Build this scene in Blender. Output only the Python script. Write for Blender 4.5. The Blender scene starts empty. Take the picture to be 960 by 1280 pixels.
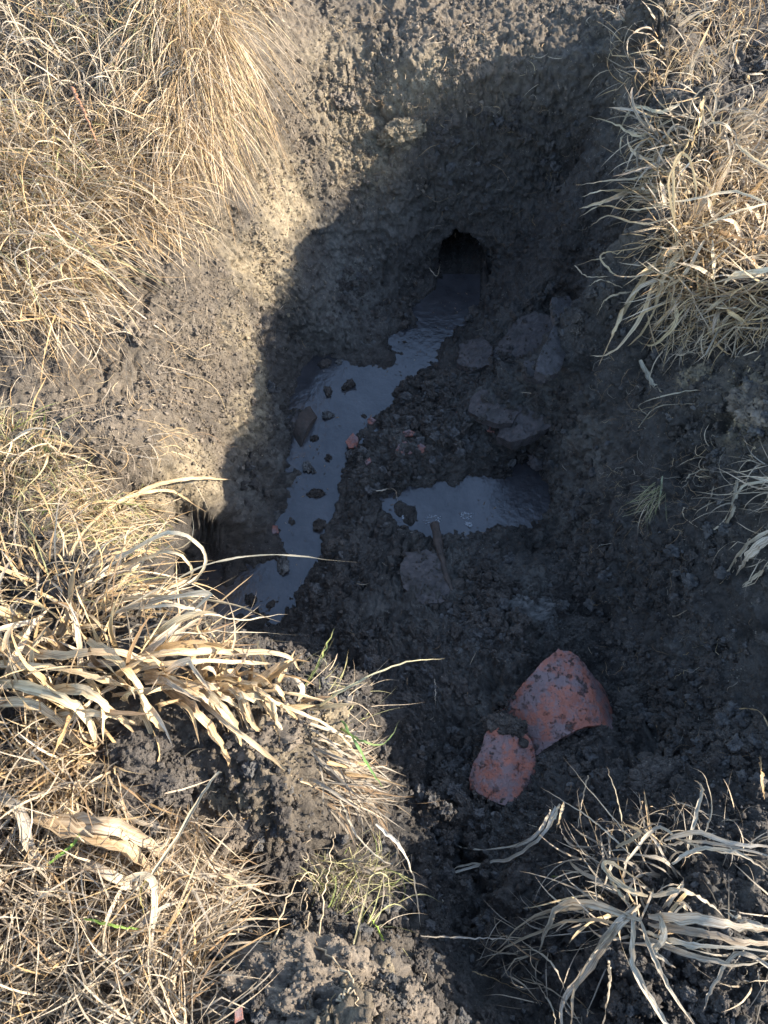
import bpy, math, random
import numpy as np
from mathutils import Vector, Matrix

SC = bpy.context.scene
COL = SC.collection
R = math.radians

# ------------------------------------------------------------------ camera
CAM = np.array([0.0, 0.0, 1.25])
PITCH = R(62.0)
FPX = 963.0
cd = bpy.data.cameras.new('camera')
cd.sensor_fit = 'VERTICAL'; cd.sensor_height = 24.0
cd.lens = 24.0 * FPX / 1280.0
cd.clip_start = 0.02; cd.clip_end = 400
cam = bpy.data.objects.new('camera', cd); COL.objects.link(cam)
cam.location = CAM
cam.rotation_euler = (R(90) - PITCH, 0, 0)
SC.camera = cam

# ------------------------------------------------------------------ light
SUN_EL, SUN_AZ = 26.0, 0.0          # azimuth measured from +x towards +y
w = bpy.data.worlds.new('World'); SC.world = w; w.use_nodes = True
nt = w.node_tree
bg = nt.nodes['Background']; bg.inputs['Strength'].default_value = 0.15
sky = nt.nodes.new('ShaderNodeTexSky'); sky.sky_type = 'NISHITA'; sky.sun_disc = False
sky.sun_elevation = R(SUN_EL); sky.sun_rotation = R(90 - SUN_AZ)
sky.air_density = 1.0; sky.dust_density = 0.6; sky.ozone_density = 1.0
nt.links.new(sky.outputs[0], bg.inputs[0])
ld = bpy.data.lights.new('sun', 'SUN'); ld.energy = 4.1; ld.angle = R(0.55)
ld.color = (1.0, 0.92, 0.79)
sun = bpy.data.objects.new('sun', ld); COL.objects.link(sun)
sd = Vector((math.cos(R(SUN_EL)) * math.cos(R(SUN_AZ)), math.cos(R(SUN_EL)) * math.sin(R(SUN_AZ)), math.sin(R(SUN_EL))))
sun.rotation_euler = sd.to_track_quat('Z', 'Y').to_euler()
sun.location = (3, 0, 3)
SC.view_settings.view_transform = 'Standard'; SC.view_settings.look = 'None'
SC.view_settings.exposure = 2.12; SC.view_settings.gamma = 1.0
SC.cycles.use_denoising = True
SC.cycles.max_bounces = 6

rng = np.random.default_rng(7)
random.seed(7)

# ------------------------------------------------------------------ camera geometry (photo pixels -> places)
SP, CP = math.sin(PITCH), math.cos(PITCH)
def ray(u, v):
    u = np.asarray(u, float); v = np.asarray(v, float)
    a = (u - 480) / FPX; b = (640 - v) / FPX
    return np.stack([a, CP + b * SP, -SP + b * CP], -1)
def P(u, v, z):
    d = ray(u, v)
    t = (np.asarray(z, float) - CAM[2]) / d[..., 2]
    return CAM + d * t[..., None]

# ------------------------------------------------------------------ noise
def _h(ix, iy, iz, s):
    n = (ix.astype(np.int64) * 73856093) ^ (iy.astype(np.int64) * 19349663) ^ (iz.astype(np.int64) * 83492791) ^ (s * 2654435761)
    n = n & 0xffffffff
    n = ((n ^ (n >> 15)) * 2246822519) & 0xffffffff
    n = ((n ^ (n >> 13)) * 3266489917) & 0xffffffff
    n = n ^ (n >> 16)
    return n.astype(np.float64) / 4294967295.0
def vnoise(p, s=0):
    f = np.floor(p); q = p - f; q = q * q * (3 - 2 * q)
    x, y, z = f[..., 0], f[..., 1], f[..., 2]
    r = 0
    for dx in (0, 1):
        wx = q[..., 0] if dx else 1 - q[..., 0]
        for dy in (0, 1):
            wy = q[..., 1] if dy else 1 - q[..., 1]
            for dz in (0, 1):
                wz = q[..., 2] if dz else 1 - q[..., 2]
                r = r + wx * wy * wz * _h(x + dx, y + dy, z + dz, s)
    return r * 2 - 1
def fbm(p, o=4, s=0, g=0.5, l=2.03):
    r = 0; a = 1.0; t = 0
    for i in range(o):
        r = r + a * vnoise(p * (l ** i) + 13.7 * i, s + i); t += a; a *= g
    return r / t
def worley(p, s=0):
    f = np.floor(p); best = np.full(p.shape[:-1], 9.0)
    for dx in (-1, 0, 1):
        for dy in (-1, 0, 1):
            for dz in (-1, 0, 1):
                c = f + np.array([dx, dy, dz])
                o = np.stack([_h(c[..., 0], c[..., 1], c[..., 2], s + k) for k in range(3)], -1)
                d = ((c + o - p) ** 2).sum(-1)
                best = np.minimum(best, d)
    return np.sqrt(best)
def p2(x, y, z=0.0):
    return np.stack([x, y, np.zeros_like(x) + z], -1)
def sstep(a, b, x):
    t = np.clip((x - a) / (b - a), 0, 1); return t * t * (3 - 2 * t)

# ------------------------------------------------------------------ ground shape: control points (photo u, v, height)
ZW = -0.50
CTRL = [
 # upper left bank and curtain of grass
 (0,0,.10),(100,100,.10),(200,30,.14),(250,60,.13),(320,50,.10),(150,200,.07),(60,300,.05),(0,420,.04),(-150,200,.08),(-150,500,.04),
 (200,300,.02),(270,200,.04),(320,200,-.02),(270,320,-.06),(340,330,-.19),(330,240,-.10),(380,150,-.06),(350,80,.03),(420,60,.0),
 (120,400,.0),(180,430,-.04),(60,500,.0),(130,510,-.03),(200,500,-.09),(260,470,-.15),(330,480,-.31),(300,400,-.18),
 (250,560,-.19),(200,590,-.10),(150,580,-.04),(60,600,.01),(240,640,-.20),(200,650,-.08),(310,560,-.36),(330,600,-.45),
 (380,400,-.36),(420,330,-.37),(440,390,-.45),(365,440,-.44),(420,250,-.22),(470,200,-.18),(350,520,-.46),(345,640,-.47),(300,620,-.42),
 (470,420,-.48),(480,300,-.37),
 # left wall foot / lower left rim
 (255,700,-.46),(240,745,-.47),(240,690,-.30),(215,700,-.10),(250,800,-.30),(150,700,.02),(220,760,.0),(0,760,-.06),(60,700,-.01),(100,800,.04),(250,830,.03),(330,850,.0),
 (330,800,-.42),(290,790,-.46),(0,900,.05),(100,1000,.04),(200,950,.06),(330,940,.03),(390,890,-.02),(420,900,-.12),(400,830,-.40),(-150,800,.04),(-150,1100,.05),
 (100,1150,.05),(60,1280,.06),(200,1200,.04),(300,1060,-.08),(330,1130,-.10),(370,1010,.0),(430,980,-.16),(460,1080,-.20),(420,1150,-.10),
 (300,1250,.08),(400,1240,.12),(490,1250,.10),(530,1290,.05),(400,1330,.10),(350,1190,.0),(545,1230,-.16),(570,1180,-.30),(100,1450,.06),(400,1500,.08),
 # far lip and wall
 (500,50,.03),(600,60,.03),(700,50,.04),(600,-60,.06),(450,-50,.06),(750,-60,.05),(600,-250,.1),(300,-100,.12),(950,-150,.07),(100,-150,.12),
 (520,120,-.04),(600,95,.01),(700,95,.01),(560,200,-.18),(650,200,-.19),(500,230,-.22),(570,280,-.38),(640,300,-.40),(700,250,-.30),(720,150,-.08),
 (540,300,-.42),(520,340,-.47),(620,350,-.46),
 # right bank, upper
 (760,60,.05),(800,150,.12),(780,220,.02),(850,100,.11),(950,200,.08),(900,300,.08),(755,300,.02),(750,380,-.02),(745,430,-.06),(800,400,.03),(950,400,.08),(1100,300,.12),(1100,0,.06),(1300,150,.08),
 (755,150,.0),(730,330,-.30),(715,400,-.42),(720,290,-.20),
 # right wall, lower
 (690,470,-.48),(690,560,-.47),(680,600,-.49),(720,520,-.36),(760,500,-.17),(800,470,-.10),(850,480,-.02),(950,500,.05),(900,430,.03),(1100,500,.14),
 (720,600,-.42),(720,660,-.43),(780,560,-.19),(780,650,-.26),(850,600,-.10),(850,680,-.18),(930,620,-.01),(950,700,-.03),(1100,700,.06),
 (730,740,-.42),(800,760,-.33),(880,770,-.18),(960,800,-.08),(1100,900,.04),
 # floor
 (620,415,-.44),(660,400,-.405),(690,420,-.42),(650,450,-.41),(605,470,-.435),(540,510,-.465),(520,560,-.462),(600,550,-.445),(645,530,-.405),(460,570,-.48),(580,590,-.48),
 (450,630,-.48),(440,700,-.46),(520,700,-.45),(600,700,-.45),(670,690,-.46),(560,740,-.435),(480,740,-.44),(380,760,-.475),(345,715,-.50),(420,740,-.465),(650,770,-.395),(590,790,-.42),(700,790,-.42),
 (450,800,-.43),(500,860,-.41),(560,850,-.41),(620,890,-.40),(690,870,-.37),(770,890,-.39),(600,960,-.39),(660,960,-.37),(720,960,-.33),(820,860,-.33),
 (500,950,-.38),(540,1000,-.37),(560,1080,-.36),(620,1060,-.32),(640,1130,-.28),(700,1040,-.26),(800,960,-.27),(880,880,-.22),(950,950,-.12),(1080,950,-.06),(850,1020,-.16),
 (750,1100,-.15),(820,1150,-.07),(900,1100,-.06),(700,1200,-.16),(640,1220,-.22),(850,1250,-.05),(950,1200,-.04),(700,1290,-.12),(600,1290,-.16),(1100,1100,-.04),(1250,1100,-.02),(800,1400,-.03),(1000,1400,-.02),(1100,1300,-.03),
]
ANCH = [(x, y, .05) for x, y in [(-2,-1),(-2,0),(-2,1),(-2,2),(-2,3),(-2,4),(-1,-1.2),(0,-1.2),(1,-1.2),(2,-1),(2,0),(2,1),(2,2),(2,3),(2,4),(-1,3.8),(0,3.6),(1,3.8),(0,-.6),(.7,-.6),(-.7,-.6)]] + [(.62,1.97,.20),(.68,1.85,.11),(.61,2.07,.17),(.6,2.25,.03),(.8,2.3,.04),(1.05,2.4,.04),(1.1,2.1,.06),(.72,2.08,.04),(.3,2.5,.04)]
cp = np.array([list(P(u, v, z)) for u, v, z in CTRL] + [list(a) for a in ANCH])
def tps_fit(c, lam=2e-3):
    n = len(c); d = np.linalg.norm(c[:, None, :2] - c[None, :, :2], axis=-1)
    K = np.where(d > 0, d * d * np.log(np.maximum(d, 1e-9)), 0) + lam * np.eye(n)
    A = np.zeros((n + 3, n + 3)); A[:n, :n] = K
    A[:n, n] = 1; A[:n, n + 1:] = c[:, :2]; A[n, :n] = 1; A[n + 1:, :n] = c[:, :2].T
    return np.linalg.solve(A, np.concatenate([c[:, 2], np.zeros(3)]))
wt = tps_fit(cp)
def tps(x, y):
    out = np.zeros(x.size); xf, yf = x.ravel(), y.ravel()
    for i in range(0, x.size, 40000):
        xx, yy = xf[i:i + 40000], yf[i:i + 40000]
        d2 = (xx[:, None] - cp[None, :, 0]) ** 2 + (yy[:, None] - cp[None, :, 1]) ** 2
        out[i:i + 40000] = (0.5 * d2 * np.log(np.maximum(d2, 1e-18))) @ wt[:-3] + wt[-3] + wt[-2] * xx + wt[-1] * yy
    return out.reshape(x.shape)
def bilin(G, x0, y0, st, x, y):
    fx = np.clip((x - x0) / st, 0, G.shape[0] - 1.001); fy = np.clip((y - y0) / st, 0, G.shape[1] - 1.001)
    i = fx.astype(int); j = fy.astype(int); a = fx - i; b = fy - j
    return G[i, j] * (1 - a) * (1 - b) + G[i + 1, j] * a * (1 - b) + G[i, j + 1] * (1 - a) * b + G[i + 1, j + 1] * a * b
X0, X1, Y0, Y1 = -2.2, 2.2, -1.3, 3.9
ST = 0.005
gx = np.arange(X0, X1, 0.015); gy = np.arange(Y0, Y1, 0.015)
T15 = tps(*np.meshgrid(gx, gy, indexing='ij'))
fx = np.arange(X0, X1 - .02, ST); fy = np.arange(Y0, Y1 - .02, ST)
GX, GY = np.meshgrid(fx, fy, indexing='ij')
G = bilin(T15, X0, Y0, 0.015, GX, GY)
edge = np.maximum(np.abs(GX) / 1.9, np.abs(GY - 1.3) / 2.2)
e = sstep(.75, 1.0, edge)
G = G * (1 - e) + .05 * e
G = np.clip(G, -.52, .22)
pp = p2(GX, GY)
G = G + fbm(pp * 3.3, 2, 11) * .016 + fbm(pp * 11, 2, 12) * .012
# soil rise added at the right edge so its shadow reaches the left wall
G += .11 * np.exp(-(((GX - .86) / .13) ** 2 + ((GY - .86) / .30) ** 2)) * (1 + .3 * fbm(pp * 9, 2, 5))

# added bumps and dips along the right rim, shaped to steer the shadow edge
ay = [.5, .70, .81, .90, 1.00, 1.07, 1.15, 1.24, 1.35, 1.45, 1.56, 1.63, 1.70, 1.76, 1.80, 1.86, 1.94, 1.975, 2.01, 2.06, 2.3]
av = [.0, .0, .03, .06, .08, .08, .01, -.01, .03, .07, .01, -.05, -.06, .0, .03, .06, .045, .03, -.025, -.06, -.05]
A_ = np.interp(GY, ay, av); xc = np.interp(GY, [1.0, 1.2], [.84, .64])
G += A_ * np.exp(-((GX - xc) / .085) ** 2) + np.minimum(A_, 0) * .8 * sstep(.62, .75, GX) * (1 - sstep(1.2, 1.5, GX)) * (GY > 1.9)

def inpoly(x, y, poly):
    r = np.zeros(x.shape, bool); n = len(poly)
    for i in range(n):
        x1, y1 = poly[i]; x2, y2 = poly[(i + 1) % n]
        if y1 == y2: continue
        c = ((y1 > y) != (y2 > y)) & (x < (x2 - x1) * (y - y1) / (y2 - y1) + x1)
        r ^= c
    return r
def blur(m, s):
    k = np.exp(-0.5 * (np.arange(-3 * s, 3 * s + 1) / s) ** 2); k /= k.sum()
    m = np.apply_along_axis(lambda a: np.convolve(a, k, 'same'), 0, m)
    return np.apply_along_axis(lambda a: np.convolve(a, k, 'same'), 1, m)
POOL_A = [(490,415),(520,408),(519,380),(540,364),(565,354),(597,358),(602,374),(592,395),(575,415),(563,428),(555,445),(530,470),(497,474),(490,498),(482,512),(466,526),(446,546),(432,568),(428,592),(425,620),(408,650),(402,680),(398,704),(376,728),(362,772),(318,795),(262,790),(225,775),(222,715),(262,690),(310,684),(345,652),(348,610),(352,565),(352,520),(358,488),(368,462),(398,438),(430,438),(468,440),(485,430)]
POOL_B = [(470,622),(500,612),(545,605),(555,598),(585,592),(600,600),(640,596),(650,586),(680,588),(684,620),(676,645),(650,652),(620,662),(570,668),(530,672),(500,667),(485,650)]
gi = (GX > -.8) & (GX < .9) & (GY > 0) & (GY < 2.3)
masks = []
for pl in (POOL_A, POOL_B):
    wp = [tuple(P(u, v, ZW)[:2]) for u, v in pl]
    wob = fbm(pp * 22, 3, 31) * .018; wob2 = fbm(pp * 22, 3, 37) * .018
    masks.append(inpoly(GX + wob, GY + wob2, wp).astype(float))
mk = np.maximum(masks[0], masks[1])
mb = blur(mk, 3)
SHO = .040 * fbm(pp * 16, 3, 41)
for u_, v_, r_ in ((360,600,.05),(345,560,.03),(380,650,.03),(480,600,.02),(330,680,.05),(360,700,.02)):
    c_ = P(u_, v_, ZW); SHO += .020 * np.exp(-((GX - c_[0]) ** 2 + (GY - c_[1]) ** 2) / r_ ** 2)
low = gi & (mk < .5)
G = np.where(low, np.maximum(G, ZW + .012), G)
G = G * (1 - mb) + np.minimum(G, ZW - .013 + SHO) * mb
G0 = G
def H(x, y): return bilin(G0, X0, Y0, ST, np.asarray(x, float), np.asarray(y, float))
gxd, gyd = np.gradient(blur(G0, 2), ST)
def HN(x, y):
    a = bilin(gxd, X0, Y0, ST, x, y); b = bilin(gyd, X0, Y0, ST, x, y)
    n = np.stack([-a, -b, np.ones_like(a)], -1)
    return n / np.linalg.norm(n, axis=-1, keepdims=True)
def hit(u, v, dz=0.0):
    """first place where the line of sight through photo point (u, v) meets the ground raised by dz"""
    d = ray(u, v); n = d.reshape(-1, 3); N = len(n)
    dzz = np.broadcast_to(np.asarray(dz, float).ravel(), (N,)) if np.ndim(dz) else np.full(N, float(dz))
    t = np.full(N, .7); done = np.zeros(N, bool)
    for k in range(420):
        p = CAM + n * t[:, None]
        below = p[:, 2] < H(p[:, 0], p[:, 1]) + dzz
        done |= below
        t = np.where(done, t, t + .008)
        if done.all(): break
    return (CAM + n * t[:, None]).reshape(d.shape)

# ------------------------------------------------------------------ materials
def newmat(name):
    m = bpy.data.materials.new(name); m.use_nodes = True
    n = m.node_tree; b = n.nodes['Principled BSDF']
    return m, n, b
def N(n, t, **kw):
    x = n.nodes.new(t)
    for k, v in kw.items():
        if k in x.inputs: x.inputs[k].default_value = v
        else: setattr(x, k, v)
    return x
def mixc(n, f, a, b, mode='MIX'):
    x = n.nodes.new('ShaderNodeMix'); x.data_type = 'RGBA'; x.blend_type = mode
    for s, v in ((x.inputs[0], f), (x.inputs[6], a), (x.inputs[7], b)):
        if isinstance(v, bpy.types.NodeSocket): n.links.new(v, s)
        else: s.default_value = v if not isinstance(v, tuple) or len(v) == 4 else v + (1,)
    return x.outputs[2]
def ramp(n, src, a, b):
    x = n.nodes.new('ShaderNodeMapRange'); x.inputs[1].default_value = a; x.inputs[2].default_value = b
    n.links.new(src, x.inputs[0]); return x.outputs[0]
def math_(n, op, a, b):
    x = n.nodes.new('ShaderNodeMath'); x.operation = op
    for s, v in ((x.inputs[0], a), (x.inputs[1], b)):
        if isinstance(v, bpy.types.NodeSocket): n.links.new(v, s)
        else: s.default_value = v
    return x.outputs[0]

def soil_material(name, attr=True, wet=0.35):
    m, n, b = newmat(name); L = n.links
    geo = N(n, 'ShaderNodeNewGeometry'); pos = geo.outputs['Position']
    def noise(sc, det=6, ro=.6):
        x = N(n, 'ShaderNodeTexNoise', Scale=sc, Detail=det, Roughness=ro); L.new(pos, x.inputs['Vector']); return x.outputs['Fac']
    def vor(sc, f='F1'):
        x = N(n, 'ShaderNodeTexVoronoi', Scale=sc); x.feature = f; L.new(pos, x.inputs['Vector']); return x.outputs
    n1, n2, n3 = noise(9, 5), noise(60, 6, .65), noise(320, 4, .7)
    humus = mixc(n, ramp(n, n2, .35, .7), (.016, .0138, .0122), (.070, .060, .051))
    humus = mixc(n, ramp(n, n1, .4, .7), humus, mixc(n, ramp(n, n3, .35, .7), (.032, .028, .025), (.135, .117, .100)))
    if not attr: humus = mixc(n, 1.0, humus, (1.50, 1.45, 1.40), 'MULTIPLY')
    if attr:
        at = N(n, 'ShaderNodeAttribute', attribute_name='soil'); sep = N(n, 'ShaderNodeSeparateColor')
        L.new(at.outputs['Color'], sep.inputs[0])
        och, cla, br = sep.outputs[0], sep.outputs[1], sep.outputs[2]
        brown = mixc(n, ramp(n, n2, .3, .7), (.075, .058, .041), (.205, .160, .112))
        humus = mixc(n, br, humus, brown)
        clay = mixc(n, ramp(n, n2, .3, .7), (.085, .078, .066), (.21, .195, .168))
        humus = mixc(n, math_(n, 'MULTIPLY', cla, ramp(n, noise(25, 4), .32, .55)), humus, clay)
        ochre = mixc(n, ramp(n, n2, .3, .72), (.135, .105, .068), (.37, .295, .19))
        f = math_(n, 'ADD', och, math_(n, 'MULTIPLY', math_(n, 'SUBTRACT', noise(17, 5, .6), .5), 1.1))
        f = math_(n, 'MULTIPLY', ramp(n, f, .15, .75), ramp(n, och, .03, .3))
        humus = mixc(n, f, humus, ochre)
    # pale grit and bits of straw
    vo = vor(150)
    grit = math_(n, 'MULTIPLY', math_(n, 'LESS_THAN', vo['Distance'], .22), math_(n, 'GREATER_THAN', noise(33, 3), .60))
    humus = mixc(n, math_(n, 'MULTIPLY', grit, .6), humus, (.30, .26, .20))
    sz = N(n, 'ShaderNodeSeparateXYZ'); L.new(pos, sz.inputs[0])
    soak = ramp(n, math_(n, 'ADD', sz.outputs[2], math_(n, 'MULTIPLY', noise(30, 4), .03)), ZW + .046, ZW + .016)
    humus = mixc(n, math_(n, 'MULTIPLY', soak, .8), humus, mixc(n, 1.0, humus, (.55, .53, .52), 'MULTIPLY'))
    L.new(humus, b.inputs['Base Color'])
    b.inputs['Specular IOR Level'].default_value = .35
    rg = math_(n, 'SUBTRACT', .92, math_(n, 'MULTIPLY', ramp(n, noise(40, 3), .4, .75), wet))
    L.new(math_(n, 'MAXIMUM', math_(n, 'SUBTRACT', rg, math_(n, 'MULTIPLY', soak, .6)), .16), b.inputs['Roughness'])
    h = math_(n, 'ADD', math_(n, 'MULTIPLY', noise(85, 9, .78), 1.2), math_(n, 'MULTIPLY', vor(260)['Distance'], -.18))
    bp = N(n, 'ShaderNodeBump', Strength=1.0, Distance=.009); L.new(h, bp.inputs['Height']); L.new(bp.outputs[0], b.inputs['Normal'])
    return m
M_SOIL = soil_material('pit_soil')
M_CLOD = soil_material('clod_soil', False)
def tinted_soil(name, a, bcol, rough=.85):
    m, n, b = newmat(name); L = n.links
    geo = N(n, 'ShaderNodeNewGeometry')
    def noise(sc, det=6, ro=.6):
        x = N(n, 'ShaderNodeTexNoise', Scale=sc, Detail=det, Roughness=ro); L.new(geo.outputs['Position'], x.inputs['Vector']); return x.outputs['Fac']
    c = mixc(n, ramp(n, noise(70), .32, .68), a, bcol)
    c = mixc(n, math_(n, 'MULTIPLY', ramp(n, noise(18, 4), .5, .65), .6), c, (.03, .026, .022))
    L.new(c, b.inputs['Base Color']); b.inputs['Roughness'].default_value = rough
    bp = N(n, 'ShaderNodeBump', Strength=1.0, Distance=.006); L.new(noise(140, 8, .75), bp.inputs['Height']); L.new(bp.outputs[0], b.inputs['Normal'])
    return m
M_OCHRE = tinted_soil('ochre_soil', (.12, .088, .052), (.34, .265, .165))
M_BROWN = tinted_soil('brown_soil', (.075, .058, .043), (.23, .18, .13))
M_LIGHT = tinted_soil('grey_brown_soil', (.045, .042, .040), (.115, .105, .096), .7)
M_GREYCLAY = tinted_soil('grey_clay', (.055, .052, .048), (.15, .14, .125), .6)
M_SLAB = tinted_soil('muddy_slab', (.040, .034, .033), (.105, .088, .082), .45)
M_STONE = tinted_soil('stone', (.11, .10, .095), (.22, .20, .18), .6)
M_RIDGE = tinted_soil('dark_wood', (.035, .024, .018), (.085, .06, .045), .5)

def clay_tile_material(name, mud=.5, dark=1.0):
    m, n, b = newmat(name); L = n.links
    geo = N(n, 'ShaderNodeNewGeometry')
    def noise(sc, det=6, ro=.6):
        x = N(n, 'ShaderNodeTexNoise', Scale=sc, Detail=det, Roughness=ro); L.new(geo.outputs['Position'], x.inputs['Vector']); return x.outputs['Fac']
    c = mixc(n, ramp(n, noise(30), .35, .65), (.22 * dark, .072 * dark, .047 * dark), (.36 * dark, .125 * dark, .078 * dark))
    film = ramp(n, noise(24, 9, .74), .62 - mud * .3, .70 - mud * .25)
    c = mixc(n, math_(n, 'MULTIPLY', film, .8), c, (.15, .125, .13))
    spots = math_(n, 'MULTIPLY', ramp(n, noise(60, 8, .75), .55, .62), ramp(n, noise(14, 3), .38, .52))
    c = mixc(n, math_(n, 'MULTIPLY', spots, .85), c, (.035, .03, .028))
    vo = N(n, 'ShaderNodeTexVoronoi', Scale=120.0); L.new(geo.outputs['Position'], vo.inputs['Vector'])
    c = mixc(n, math_(n, 'MULTIPLY', math_(n, 'LESS_THAN', vo.outputs['Distance'], .16), .8), c, (.04, .035, .032))
    L.new(c, b.inputs['Base Color']); L.new(math_(n, 'ADD', .32, math_(n, 'MULTIPLY', noise(35, 5), .4)), b.inputs['Roughness'])
    h = math_(n, 'ADD', math_(n, 'ADD', noise(140, 8, .75), math_(n, 'MULTIPLY', noise(26, 3), .8)), math_(n, 'MULTIPLY', spots, 1.2))
    bp = N(n, 'ShaderNodeBump', Strength=1.0, Distance=.0045); L.new(h, bp.inputs['Height']); L.new(bp.outputs[0], b.inputs['Normal'])
    return m
M_TILE = clay_tile_material('muddy_red_clay', .62)
M_SHARD = clay_tile_material('red_clay_shard', .50, .8)

def grass_material():
    m, n, b = newmat('dry_grass_blade'); L = n.links
    ti = N(n, 'ShaderNodeAttribute', attribute_name='tint'); bc = N(n, 'ShaderNodeAttribute', attribute_name='bc')
    mp = N(n, 'ShaderNodeVectorMath'); mp.operation = 'MULTIPLY'; mp.inputs[1].default_value = (5.5, 2.2, 57.0)
    L.new(bc.outputs['Vector'], mp.inputs[0])
    fib = N(n, 'ShaderNodeTexNoise', Scale=1.0, Detail=3.0, Roughness=.6); L.new(mp.outputs[0], fib.inputs['Vector'])
    mp2 = N(n, 'ShaderNodeVectorMath'); mp2.operation = 'MULTIPLY'; mp2.inputs[1].default_value = (.9, 9.0, 31.0)
    L.new(bc.outputs['Vector'], mp2.inputs[0])
    spot = N(n, 'ShaderNodeTexNoise', Scale=1.0, Detail=5.0, Roughness=.7); L.new(mp2.outputs[0], spot.inputs['Vector'])
    c = mixc(n, ramp(n, fib.outputs['Fac'], .3, .7), (.52, .48, .42), (1.10, 1.07, 1.03))
    c = mixc(n, 1.0, ti.outputs['Color'], c, 'MULTIPLY')
    mp3 = N(n, 'ShaderNodeVectorMath'); mp3.operation = 'MULTIPLY'; mp3.inputs[1].default_value = (14.0, 1.5, 83.0)
    L.new(bc.outputs['Vector'], mp3.inputs[0])
    fine = N(n, 'ShaderNodeTexNoise', Scale=1.0, Detail=2.0); L.new(mp3.outputs[0], fine.inputs['Vector'])
    c = mixc(n, ramp(n, fine.outputs['Fac'], .5, .62), c, mixc(n, 1.0, c, (.62, .54, .45), 'MULTIPLY'))
    tip = N(n, 'ShaderNodeSeparateXYZ'); L.new(bc.outputs['Vector'], tip.inputs[0])
    c = mixc(n, math_(n, 'MULTIPLY', ramp(n, math_(n, 'ADD', tip.outputs[1], math_(n, 'MULTIPLY', spot.outputs['Fac'], .5)), 1.02, 1.35), .8), c, (.20, .13, .08))
    c = mixc(n, math_(n, 'MULTIPLY', ramp(n, spot.outputs['Fac'], .54, .70), .6), c, (.16, .10, .055))
    L.new(c, b.inputs['Base Color']); b.inputs['Roughness'].default_value = .5
    b.inputs['Specular IOR Level'].default_value = .4
    tr = N(n, 'ShaderNodeBsdfTranslucent'); L.new(c, tr.inputs[0])
    mx = N(n, 'ShaderNodeMixShader'); mx.inputs[0].default_value = .22
    L.new(b.outputs[0], mx.inputs[1]); L.new(tr.outputs[0], mx.inputs[2])
    L.new(mx.outputs[0], n.nodes['Material Output'].inputs['Surface'])
    bp = N(n, 'ShaderNodeBump', Strength=.8, Distance=.0015); L.new(fib.outputs['Fac'], bp.inputs['Height']); L.new(bp.outputs[0], b.inputs['Normal'])
    return m
M_GRASS = grass_material()

def water_material():
    m, n, b = newmat('muddy_water'); L = n.links
    geo = N(n, 'ShaderNodeNewGeometry')
    def noise(sc, det=4, ro=.5):
        x = N(n, 'ShaderNodeTexNoise', Scale=sc, Detail=det, Roughness=ro); L.new(geo.outputs['Position'], x.inputs['Vector']); return x.outputs['Fac']
    c = mixc(n, ramp(n, noise(11, 6, .65), .38, .66), (.022, .021, .023), (.044, .042, .044))
    L.new(c, b.inputs['Base Color']); b.inputs['IOR'].default_value = 1.40
    b.inputs['Specular IOR Level'].default_value = .95
    L.new(math_(n, 'ADD', .02, math_(n, 'MULTIPLY', ramp(n, noise(14, 5), .45, .7), .10)), b.inputs['Roughness'])
    bp = N(n, 'ShaderNodeBump', Strength=.55, Distance=.004); L.new(noise(38, 5, .6), bp.inputs['Height']); L.new(bp.outputs[0], b.inputs['Normal'])
    return m
M_WATER = water_material()
def plain(name, col, rough=.6):
    m, n, b = newmat(name); geo = N(n, 'ShaderNodeNewGeometry')
    x = N(n, 'ShaderNodeTexNoise', Scale=90.0, Detail=5.0); n.links.new(geo.outputs['Position'], x.inputs['Vector'])
    c = mixc(n, x.outputs['Fac'], tuple(k * .6 for k in col), tuple(min(1, k * 1.3) for k in col))
    n.links.new(c, b.inputs['Base Color']); b.inputs['Roughness'].default_value = rough
    bp = N(n, 'ShaderNodeBump', Strength=.6, Distance=.002); n.links.new(x.outputs['Fac'], bp.inputs['Height']); n.links.new(bp.outputs[0], b.inputs['Normal'])
    return m
M_ROOT = plain('pale_root', (.36, .27, .17))
M_DROOT = plain('dark_root', (.15, .11, .075))
M_STEM = plain('rusty_stem', (.30, .14, .07))
M_FOAM = plain('grey_foam', (.20, .21, .22), .25)

# ------------------------------------------------------------------ mesh helpers
def mesh_np(name, v, f, mat, attrs=None, smooth=True):
    me = bpy.data.meshes.new(name); v = np.asarray(v, np.float32); f = np.asarray(f, np.int32)
    k = f.shape[1]
    me.vertices.add(len(v)); me.vertices.foreach_set('co', v.ravel())
    me.loops.add(f.size); me.loops.foreach_set('vertex_index', f.ravel())
    me.polygons.add(len(f)); me.polygons.foreach_set('loop_start', np.arange(0, f.size, k, dtype=np.int32))
    me.polygons.foreach_set('use_smooth', np.full(len(f), smooth))
    me.update(calc_edges=True); me.validate()
    for an, (ty, arr) in (attrs or {}).items():
        a = me.attributes.new(an, ty, 'POINT')
        arr = np.asarray(arr, np.float32)
        if ty == 'FLOAT_COLOR': arr = np.concatenate([arr, np.ones((len(arr), 1), np.float32)], 1); a.data.foreach_set('color', arr.ravel())
        elif ty == 'FLOAT_VECTOR': a.data.foreach_set('vector', arr.ravel())
        else: a.data.foreach_set('value', arr.ravel())
    me.materials.append(mat)
    return me
def link(name, me, parent=None):
    o = bpy.data.objects.new(name, me); COL.objects.link(o)
    if parent is not None: o.parent = parent
    return o
def tag(o, label=None, cat=None, group=None, kind=None):
    if label: o['label'] = label
    if cat: o['category'] = cat
    if group: o['group'] = group
    if kind: o['kind'] = kind
    return o
def empty(name, loc):
    o = bpy.data.objects.new(name, None); COL.objects.link(o); o.location = loc; o.empty_display_size = .05
    return o

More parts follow.
